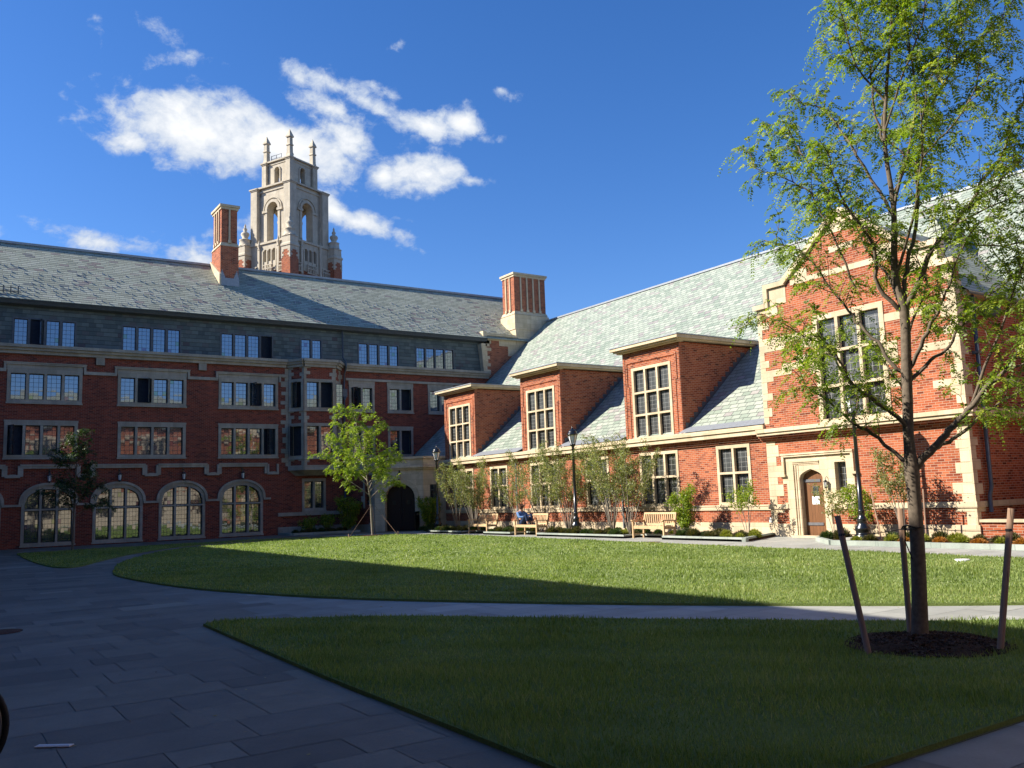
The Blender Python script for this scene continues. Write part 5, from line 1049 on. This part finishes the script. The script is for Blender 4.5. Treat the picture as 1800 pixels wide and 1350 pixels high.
LB = [  # (lateral, height) points, depth at the end, start radius
 ([(.07, 1.74), (.3, 1.97), (.45, 2.13), (.64, 2.31), (.82, 2.52), (.98, 2.67), (1.16, 2.89), (1.45, 3.25), (1.8, 3.5)], -.25, .044), ([(.3, 1.95), (.48, 2.04), (.68, 2.2), (.85, 2.33), (1.15, 2.5), (1.5, 2.75)], .35, .024),
 ([(.04, 1.78), (-.12, 1.97), (-.33, 2.17), (-.49, 2.28), (-.67, 2.51), (-.88, 2.68), (-.92, 2.95)], -.2, .024), ([(.07, 2.15), (-.06, 2.34), (-.3, 2.53), (-.42, 2.64), (-.54, 2.93), (-.69, 3.14)], -.75, .028), ([(-.42, 2.64), (-.67, 3.1), (-.85, 3.23), (-1.0, 3.35), (-1.3, 3.55)], .1, .012),
 ([(.1, 2.75), (-.01, 2.83), (-.15, 3.1), (-.31, 3.32), (-.4, 3.51), (-.58, 3.78), (-.76, 4.13), (-.96, 4.32), (-1.25, 4.45)], .3, .022), ([(.12, 3.40), (-.08, 3.67), (-.1, 4.08), (-.24, 4.38), (-.40, 4.75), (-.45, 5.1)], -.4, .026),
 ([(.12, 4.45), (-.01, 4.75), (-.23, 5.3), (-.31, 5.46), (-.49, 5.8), (-.65, 5.92), (-.86, 6.05)], .2, .019), ([(-.1, 4.1), (-.17, 4.35), (-.36, 4.68), (-.61, 5.04), (-.76, 5.37), (-.86, 5.61), (-1.0, 5.85)], .45, .016), ([(-.31, 3.7), (-.47, 4.27), (-.6, 4.57), (-.7, 4.82), (-.94, 5.01), (-1.3, 5.22)], -.1, .013),
 ([(.14, 3.40), (.32, 3.72), (.44, 4.0), (.56, 4.14), (.78, 4.37), (1.04, 4.75), (1.19, 4.93), (1.3, 5.18), (1.5, 5.6)], .2, .034), ([(.13, 2.78), (.3, 3.08), (.42, 3.29), (.48, 3.4), (.59, 3.62), (.73, 3.96), (.98, 4.2)], -.45, .024), ([(.12, 2.65), (.35, 2.86), (.53, 2.99), (.71, 3.25), (1.05, 3.56), (1.4, 3.75)], .15, .022),
 ([(.14, 3.42), (.17, 3.71), (.22, 3.96), (.33, 4.33), (.41, 4.99), (.47, 5.25), (.56, 5.63), (.68, 5.91), (.75, 6.07), (.9, 6.48), (1.0, 6.9)], .35, .026), ([(.12, 4.48), (.23, 4.85), (.35, 5.2), (.44, 5.63), (.43, 6.15), (.41, 6.54), (.5, 7.05)], -.3, .018), ([(.1, 5.25), (.02, 5.66), (.03, 6.18), (-.05, 6.59), (-.07, 7.1)], .1, .014), ([(.38, 4.94), (.62, 5.15), (.91, 5.46), (1.08, 5.9)], -.2, .012),
 ([(.56, 4.14), (.9, 4.3), (1.2, 4.35), (1.6, 4.5)], -.5, .012), ([(.98, 2.67), (1.25, 2.75), (1.6, 2.8)], -.6, .012), ([(.1, 2.2), (.1, 2.5), (-.05, 2.85), (-.2, 3.2)], .8, .018), ([(.1, 3.0), (.25, 3.4), (.4, 3.8), (.3, 4.2)], .8, .018), ([(.1, 3.5), (0, 3.9), (-.2, 4.3), (-.3, 4.8)], .9, .018), ([(.1, 3.8), (.3, 4.3), (.4, 4.8), (.5, 5.4)], -.9, .018), ([(.1, 4.6), (.3, 5.1), (.1, 5.6), (.2, 6.2)], .8, .014), ([(.64, 2.31), (.9, 2.9), (1.15, 3.5), (1.4, 4.1)], -.2, .018), ([(.78, 4.37), (1.1, 4.6), (1.5, 5.0), (1.85, 5.5)], .2, .014), ([(.7, 5.9), (1.0, 6.1), (1.3, 6.3), (1.5, 6.6)], -.1, .011), ([(1.16, 2.89), (1.5, 3.4), (1.8, 3.9), (2.0, 4.3)], .1, .014), ([(.56, 4.14), (1.0, 4.0), (1.5, 4.05), (1.9, 4.2)], .4, .012), ([(.1, 5.3), (.3, 5.8), (.55, 6.3), (.7, 6.9)], -.5, .013), ([(.15, 5.7), (-.1, 6.1), (-.2, 6.6), (-.25, 7.0)], -.4, .012), ([(.0, 6.0), (.3, 6.5), (.2, 7.1)], .3, .012), ([(.5, 5.5), (.8, 5.9), (.95, 6.4), (.95, 6.9)], .1, .012)]
shoots = []
for pts, dep, r0 in LB:
    K = len(pts); ln = smooth_line([TP(a, z, dep*(i/(K-1))) for i, (a, z) in enumerate(pts)], 4); ln[1:-1] += RNG.normal(0, .008, ln[1:-1].shape)
    mb.tube([tuple(p) for p in ln], list(np.linspace(r0*1.0, .004, len(ln))), 7); sub = []
    twigs(ln, .0055, mb, .24, .085, .50, .22, sub, .45, 1.0); shoots += sub
    for s_ in sub: twigs(s_, .003, mb, .30, .16, .26, .1, shoots, .5, 1.0)
    shoots.append(ln[int(len(ln)*.72):])
mb.build('trunk', M['bark'], tree)
P, D = along(shoots, .052, 0, .10)
low = (P[:, 2] < 2.75); k = ~(low & (RNG.uniform(0, 1, len(P)) < .25)); P, D = P[k], D[k]
V, R_ = compound(P, D, RNG.uniform(.11, .21, len(P)), 8, .043, .50, .75); print('locust leaves', len(P), len(V))
np_mesh('crown', V, 4, M['leaf'], tree, None, R_)
# stakes and ties
for (bx_, by_, tx, ty, tz_, lab) in ((7.46, 5.27, 7.36, 5.43, 1.32, 'dark wooden stake leaning left of the nearest tree'), (8.525, 5.53, 8.53, 5.52, 1.35, 'wooden stake standing upright just behind the trunk of the nearest tree'), (8.41, 4.57, 8.53, 4.38, 1.34, 'brown wooden stake leaning right of the nearest tree')):
    mb = MB(); mb.tube([(bx_, by_, -.05), (tx, ty, tz_)], [.030, .029], 10); tag(mb.build('tree_stake', M['stake'], None, (bx_, by_, 0)), lab, 'stake', 'stakes round the nearest tree')
def rope(a, b_, sag=.02, r_=.004): 
    a, b_ = Vector(a), Vector(b_); return [tuple(a.lerp(b_, t/8)+Vector((0, 0, -sag*4*(t/8)*(1-t/8)))) for t in range(9)], r_
mb = MB()
for a in ((7.375, 5.41, 1.14), (8.53, 5.50, 1.14), (8.51, 4.41, 1.14)): p_, r_ = rope(a, tuple(TP(.025, 1.17)), .025); mb.tube(p_, r_, 5)
mb.tube([tuple(TP(.025, 1.17)+np.array([.093*math.cos(t*math.pi/8), .093*math.sin(t*math.pi/8), .012*math.sin(t)])) for t in range(17)], .008, 6, cap=False)
mb.tube([tuple(TP(-.04, 1.17, -.09)), tuple(TP(-.05, 1.02, -.1)), tuple(TP(.0, .85, -.1))], .006, 5)
for a in ((7.375, 5.41, 1.14), (8.53, 5.50, 1.14), (8.51, 4.41, 1.14)): mb.lathe(a, [(.032, -.012), (.032, .012)], 10)
tag(mb.build('tie_wire', M['rubber'], None, (8.4, 5.35, 0)), 'black tie wire running between the stakes and the trunk of the nearest tree', 'wire')
# ---- procedural trees
def small_tree(name, base, label, H, th, prof, lean, nl, leafmat, bark, pairs, ll, step, seed, dens=1.0, r0=.06, group=None):
    global RNG; keep = RNG; RNG = np.random.default_rng(seed); b = np.array(base, float); t = empty(name, tuple(base), label, 'tree', group); mb = MB(); sh = []
    top = b + np.array([lean[0], lean[1], H*.93]); tk = smooth_line([b, b+[lean[0]*.05, lean[1]*.05, th*.5], b+[lean[0]*.1, lean[1]*.1, th], b+[lean[0]*.4, lean[1]*.4, th+(H-th)*.4], b+[lean[0]*.8, lean[1]*.8, th+(H-th)*.75], top], 4)
    mb.tube([tuple(p) for p in tk], list(np.linspace(r0, .008, len(tk))), 8)
    for i in range(nl):
        f = (i+.5)/nl; z0 = th + (H-th)*f*.78; p = np.array([np.interp(z0, tk[:, 2]-b[2], tk[:, j]) for j in range(3)]); a = i*2.4 + RNG.uniform(-.4, .4); rr = np.interp(f, prof[0], prof[1])*RNG.uniform(.8, 1.15)
        o_ = np.array([math.cos(a), math.sin(a), 0]); e = p + o_*rr + [lean[0]*.25*(1-f), lean[1]*.25*(1-f), (H-th)*(.14+.12*RNG.uniform())*(1-.3*f)]
        ln = smooth_line([p, p+(e-p)*.35+[0, 0, .08], p+(e-p)*.7+[0, 0, .06]+RNG.normal(0, .06, 3), e], 3); mb.tube([tuple(q) for q in ln], list(np.linspace(r0*.38*(1-.5*f), .005, len(ln))), 5)
        sub = []; twigs(ln, .005, mb, .2, .22/dens, rr*.45+.12, .3, sub, .5, 1.0); sh += sub; sh.append(ln[4:])
        for s_ in sub: twigs(s_, .003, None, .3, .3/dens, .3, .1, sh, .5, 1)
    twigs(tk[-8:], .005, mb, .2, .15, .4, .35, sh)
    mb.build('trunk', bark, t); P, D = along(sh, step*.5, 0, .05)
    V, R_ = compound(P, D, RNG.uniform(.12, .22, len(P)), pairs, ll, .5, .6); print(name, len(P), len(V)); np_mesh('crown', V, 4, leafmat, t, None, R_); RNG = keep; return t
small_tree('young_tree', (18.02, 39.35, 0), 'bright green young tree in sunlight in front of the gatehouse', 6.75, 1.75, ([0, .15, .4, .7, 1], [1.85, 2.0, 1.6, 1.25, .7]), (-1.0, .1), 28, M['leaf2'], M['bark_pale'], 4, .10, .12, 5, 1.0)
small_tree('young_tree', (5.46, 42.6, 0), 'dark shaded young tree standing before the arched windows at the left', 5.5, 1.35, ([0, .2, .5, 1], [1.1, 1.2, .95, .5]), (.12, 0), 24, M['leaf_shaded'], M['bark'], 4, .10, .12, 8, 1.05, .055)
mb = MB()
for a, b_ in (((16.6, 38.9, 0), (17.95, 39.32, 1.5)), ((19.1, 38.8, 0), (18.1, 39.3, 1.5)), ((18.7, 40.5, 0), (18.05, 39.4, 1.5))): mb.tube([a, b_], .007, 5)
for a in ((16.6, 38.9, 0), (19.1, 38.8, 0), (18.7, 40.5, 0)): mb.tube([a, (a[0], a[1], .2)], .02, 6)
tag(mb.build('guy_wire', M['stake'], None, (18, 39.3, 0)), 'thin guy wires bracing the bright green tree by the gatehouse', 'wire')
mb = MB(); mb.lathe((18.02, 39.35, .03), [(0, .06), (.35, .045), (.6, .015), (.62, 0)], 20); tag(mb.build('mulch', M['soil'], None, (18.02, 39.35, 0)), kind='stuff')
def shrub(base, H, spread, nst, label, seed, leafmat='leaf3', dens=1.0, ll=.055, name='multi_stem_shrub', bark='bark_pale', low=.35, group='shrubs in the bed by the brick wall'):
    global RNG; keep = RNG; RNG = np.random.default_rng(seed); b = np.array(base, float); t = empty(name, tuple(base), label, 'shrub', group); mb = MB(); sh = []
    for i in range(nst):
        a = i*2.4+seed; o_ = np.array([math.cos(a), math.sin(a), 0]); h = H*RNG.uniform(.75, 1.0); rr = spread*RNG.uniform(.35, 1.05)
        ln = smooth_line([b+o_*.05, b+o_*rr*.3+[0, 0, h*.35], b+o_*rr*.68+[0, 0, h*.7]+RNG.normal(0, .04, 3), b+o_*rr+[0, 0, h]], 5); mb.tube([tuple(q) for q in ln], list(np.linspace(.016*H/3+.004, .004, len(ln))), 6)
        sub = []; twigs(ln, .004, mb, low, .17/dens, .22*H/2.2+.14, .2, sub, .5, 1.0); sh += sub; sh.append(ln[int(len(ln)*.7):])
        for s_ in sub: twigs(s_, .002, mb, .3, .2/dens, .22, .1, sh, .5, 1)
    mb.build('stem', M[bark], t); P, D = along(sh, .028/dens**.5, 0, .05); V, R_ = simple(P, 3 if H > 3 else 4, .06, ll*1.25, .62); print('shrub', len(V)); np_mesh('foliage', V, 4, M[leafmat], t, None, R_); RNG = keep; return t
shrub((23.1, 38.3, .07), 3.5, 1.65, 13, 'tall airy multi stemmed shrub behind the farthest bench, nearest the gatehouse lamp', 101)
shrub((23.2, 34.2, .07), 3.5, 1.6, 10, 'tall airy multi stemmed shrub between the farthest and the middle bench', 102, dens=.8)
shrub((23.3, 30.8, .07), 3.7, 1.55, 12, 'tall airy multi stemmed shrub behind the bench with the person', 103)
shrub((23.35, 27.9, .07), 4.0, 1.5, 12, 'tall airy multi stemmed shrub just right of the middle lamp post', 104)
shrub((23.1, 32.5, .07), 3.5, 1.5, 8, 'tall airy multi stemmed shrub directly left of the seated person', 120, dens=.8)
shrub((23.2, 40.2, .07), 3.1, 1.2, 8, 'tall airy multi stemmed shrub between the gatehouse lamp and the farthest bench', 121, dens=.8)
shrub((22.9, 26.3, .07), 3.6, 1.6, 10, 'tall airy multi stemmed shrub left of the nearest bench', 105, dens=.9)
shrub((23.2, 23.6, .07), 1.7, .42, 7, 'small leafy green shrub directly behind the nearest bench', 106, 'leaf2', 1.25, .06, 'leafy_shrub', low=.1)
shrub((23.1, 20.6, .07), 1.75, .55, 6, 'rounded shrub with bare lower stems under the two light window', 107, 'leaf2', .95, .06, 'leafy_shrub', low=.55)
shrub((23.3, 17.3, .07), 1.55, .55, 5, 'spreading shrub beside the arched door, left of the lamp post', 108, 'leaf3', .9, .06, 'leafy_shrub', low=.4)
shrub((23.2, 16.2, .07), 1.6, .5, 6, 'leafy shrub right behind the lamp post of the gable bay', 109, 'leaf2', 1.0, .06, 'leafy_shrub', low=.35)
shrub((23.1, 14.9, .07), 2.5, .6, 6, 'staked tall shrub hidden partly behind the nearest tree trunk', 110, 'leaf3', .9, .06, low=.45)
shrub((25.9, 12.0, .45), 1.5, .8, 6, 'leafy shrub growing behind the low planter wall at the right edge', 111, 'leaf', .9, .07, 'leafy_shrub')
shrub((22.75, 42.5, .07), 1.75, .6, 9, 'dense dark shrub in shade between gatehouse door and lamp post', 112, 'leaf', 1.3, .07, 'evergreen_shrub', low=.05)
shrub((19.9, 46.6, .07), 1.9, .75, 9, 'tall dark shrub in shade left of the gatehouse', 113, 'leaf', 1.2, .07, 'evergreen_shrub', low=.05)
shrub((17.8, 47.3, .07), .8, .5, 7, 'low dark shrub under the oriel, the left one', 114, 'leaf', 1.1, .07, 'evergreen_shrub', low=.05)
shrub((18.9, 47.2, .07), .85, .5, 7, 'low dark shrub under the oriel, the right one', 115, 'leaf', 1.1, .07, 'evergreen_shrub', low=.05)
for (x, y, dx, dy, h, lab) in ((23.0, 15.55, .05, .25, 1.5, 'thin wooden stake left of the staked shrub by the wall'), (23.2, 14.3, -.02, -.05, 1.45, 'thin wooden stake right of the staked shrub by the wall')):
    mb = MB(); mb.tube([(x, y, 0), (x+dx, y+dy, h)], .022, 8); tag(mb.build('shrub_stake', M['stake'], None, (x, y, 0)), lab, 'stake', 'stakes round the wall shrub')
# a few fallen leaves on grass and paving
n = 420; px = RNG.uniform(0.5, 19, n); py = RNG.uniform(3, 32, n); k = (np.hypot(px, py) < 26); px, py = px[k], py[k]; n = len(px)
zz = np.where(inpoly(px, py, OV) | inpoly(px, py, NL) | inpoly(px, py, ST), .075, .008); t_ = RNG.uniform(0, 6.28, n); a_ = np.stack([np.cos(t_), np.sin(t_), RNG.uniform(-.2, .2, n)], 1)*RNG.uniform(.012, .03, n)[:, None]; b_ = np.stack([-np.sin(t_), np.cos(t_), RNG.uniform(-.3, .3, n)], 1)*RNG.uniform(.006, .014, n)[:, None]
C_ = np.stack([px, py, zz], 1); M['litter'] = m_leaf('fallen_leaf', [(0, (.20, .11, .04)), (.6, (.38, .27, .07)), (1, (.45, .38, .16))], .1, .7)
tag(np_mesh('fallen_leaves', np.stack([C_-a_, C_-b_, C_+a_, C_+b_], 1), 4, M['litter'], None, (8, 12, 0), RNG.uniform(0, 1, n)), kind='stuff')
# bedding plants: one of each colour, then copies
M['bp1'] = m_leaf('heather_olive', [(0, (.045, .06, .02)), (.6, (.10, .105, .035)), (1, (.20, .13, .05))], .25, .6); M['bp2'] = m_leaf('heather_green', [(0, (.03, .06, .02)), (1, (.09, .13, .035))], .25, .6)
M['bp3'] = m_leaf('heather_yellow', [(0, (.16, .19, .03)), (1, (.36, .36, .06))], .3, .6); M['bp4'] = m_leaf('heather_orange', [(0, (.30, .12, .03)), (1, (.55, .26, .06))], .3, .6)
def plant(mat, label, col, seed, R=.24, Hh=.24):
    r = np.random.default_rng(seed); n = 950; t_ = r.uniform(0, 2*np.pi, n); e = np.arccos(r.uniform(.05, 1, n)); d = np.stack([np.sin(e)*np.cos(t_)*R, np.sin(e)*np.sin(t_)*R, np.cos(e)*Hh], 1)
    tip = d*r.uniform(.65, 1.12, n)[:, None]; bs = tip*r.uniform(.35, .7, n)[:, None]; s_ = unit(np.cross(tip, r.normal(size=(n, 3))))*r.uniform(.006, .014, n)[:, None]
    o = np_mesh('bedding_plant', np.stack([bs-s_*.5, (bs+tip)/2+s_, tip, (bs+tip)/2-s_], 1), 4, mat, None, (0, 0, 0), r.uniform(0, 1, n)); return tag(o, label, 'plant', col)
protos = [plant(M['bp1'], 'low olive brown heather mound in the sunny bed', 'olive brown heather plants', 1), plant(M['bp2'], 'low dark green heather mound in the sunny bed', 'dark green heather plants', 2), plant(M['bp3'], 'low yellow green heather mound in the sunny bed', 'yellow green heather plants', 3, .22, .2), plant(M['bp4'], 'low orange heather mound in the bed by the low planter wall', 'orange heather plants', 4, .22, .17)]
used = [False]*4; r = random.Random(9)
def put(k, x, y, z=.07):
    o = protos[k] if not used[k] else protos[k].copy()
    if used[k]: COL.objects.link(o)
    used[k] = True; s_ = r.uniform(.8, 1.25); o.location = (x, y, z); o.scale = (s_, s_, s_*r.uniform(.85, 1.2)); o.rotation_euler.z = r.uniform(0, 6)
y = 19.7
while y < 41:
    rec = any(a-.15 < y < b_+.15 for a, b_ in NCH)
    for x in (21.62, 22.25, 22.95):
        if rec and x < 22.3: continue
        if x == 22.95 and r.random() < .45: continue
        if abs(y-29.2) < .45 and 22.0 < x < 23: continue
        if y < 20.6 and x > 21.3+(y-19.0)*1.7: continue
        put(r.choice((0, 0, 1)) if y > 27 else r.choice((0, 1, 1, 2)), x+r.uniform(-.12, .12), y+r.uniform(-.1, .1))
    y += .52
y = 17.0; i = 0
while y > 8:
    for x in (21.75, 22.5):
        if y > 15.9 and x < 22.3: continue
        if abs(y-15.75) < .42 and 22 < x < 23: continue
        k_ = (3 if i % 2 == 0 else 2) if (y < 14.2 and x < 22) else r.choice((0, 1, 0, 2))
        put(k_, x+r.uniform(-.1, .1), y+r.uniform(-.08, .08))
    y -= .5; i += 1
for k_ in range(9): put(r.choice((0, 1)), 16.9+k_*.36, 46.75+r.uniform(-.1, .2))
for k_ in range(5): put(r.choice((0, 1)), 22.0+k_*.22, 41.9+r.uniform(-.2, .3))
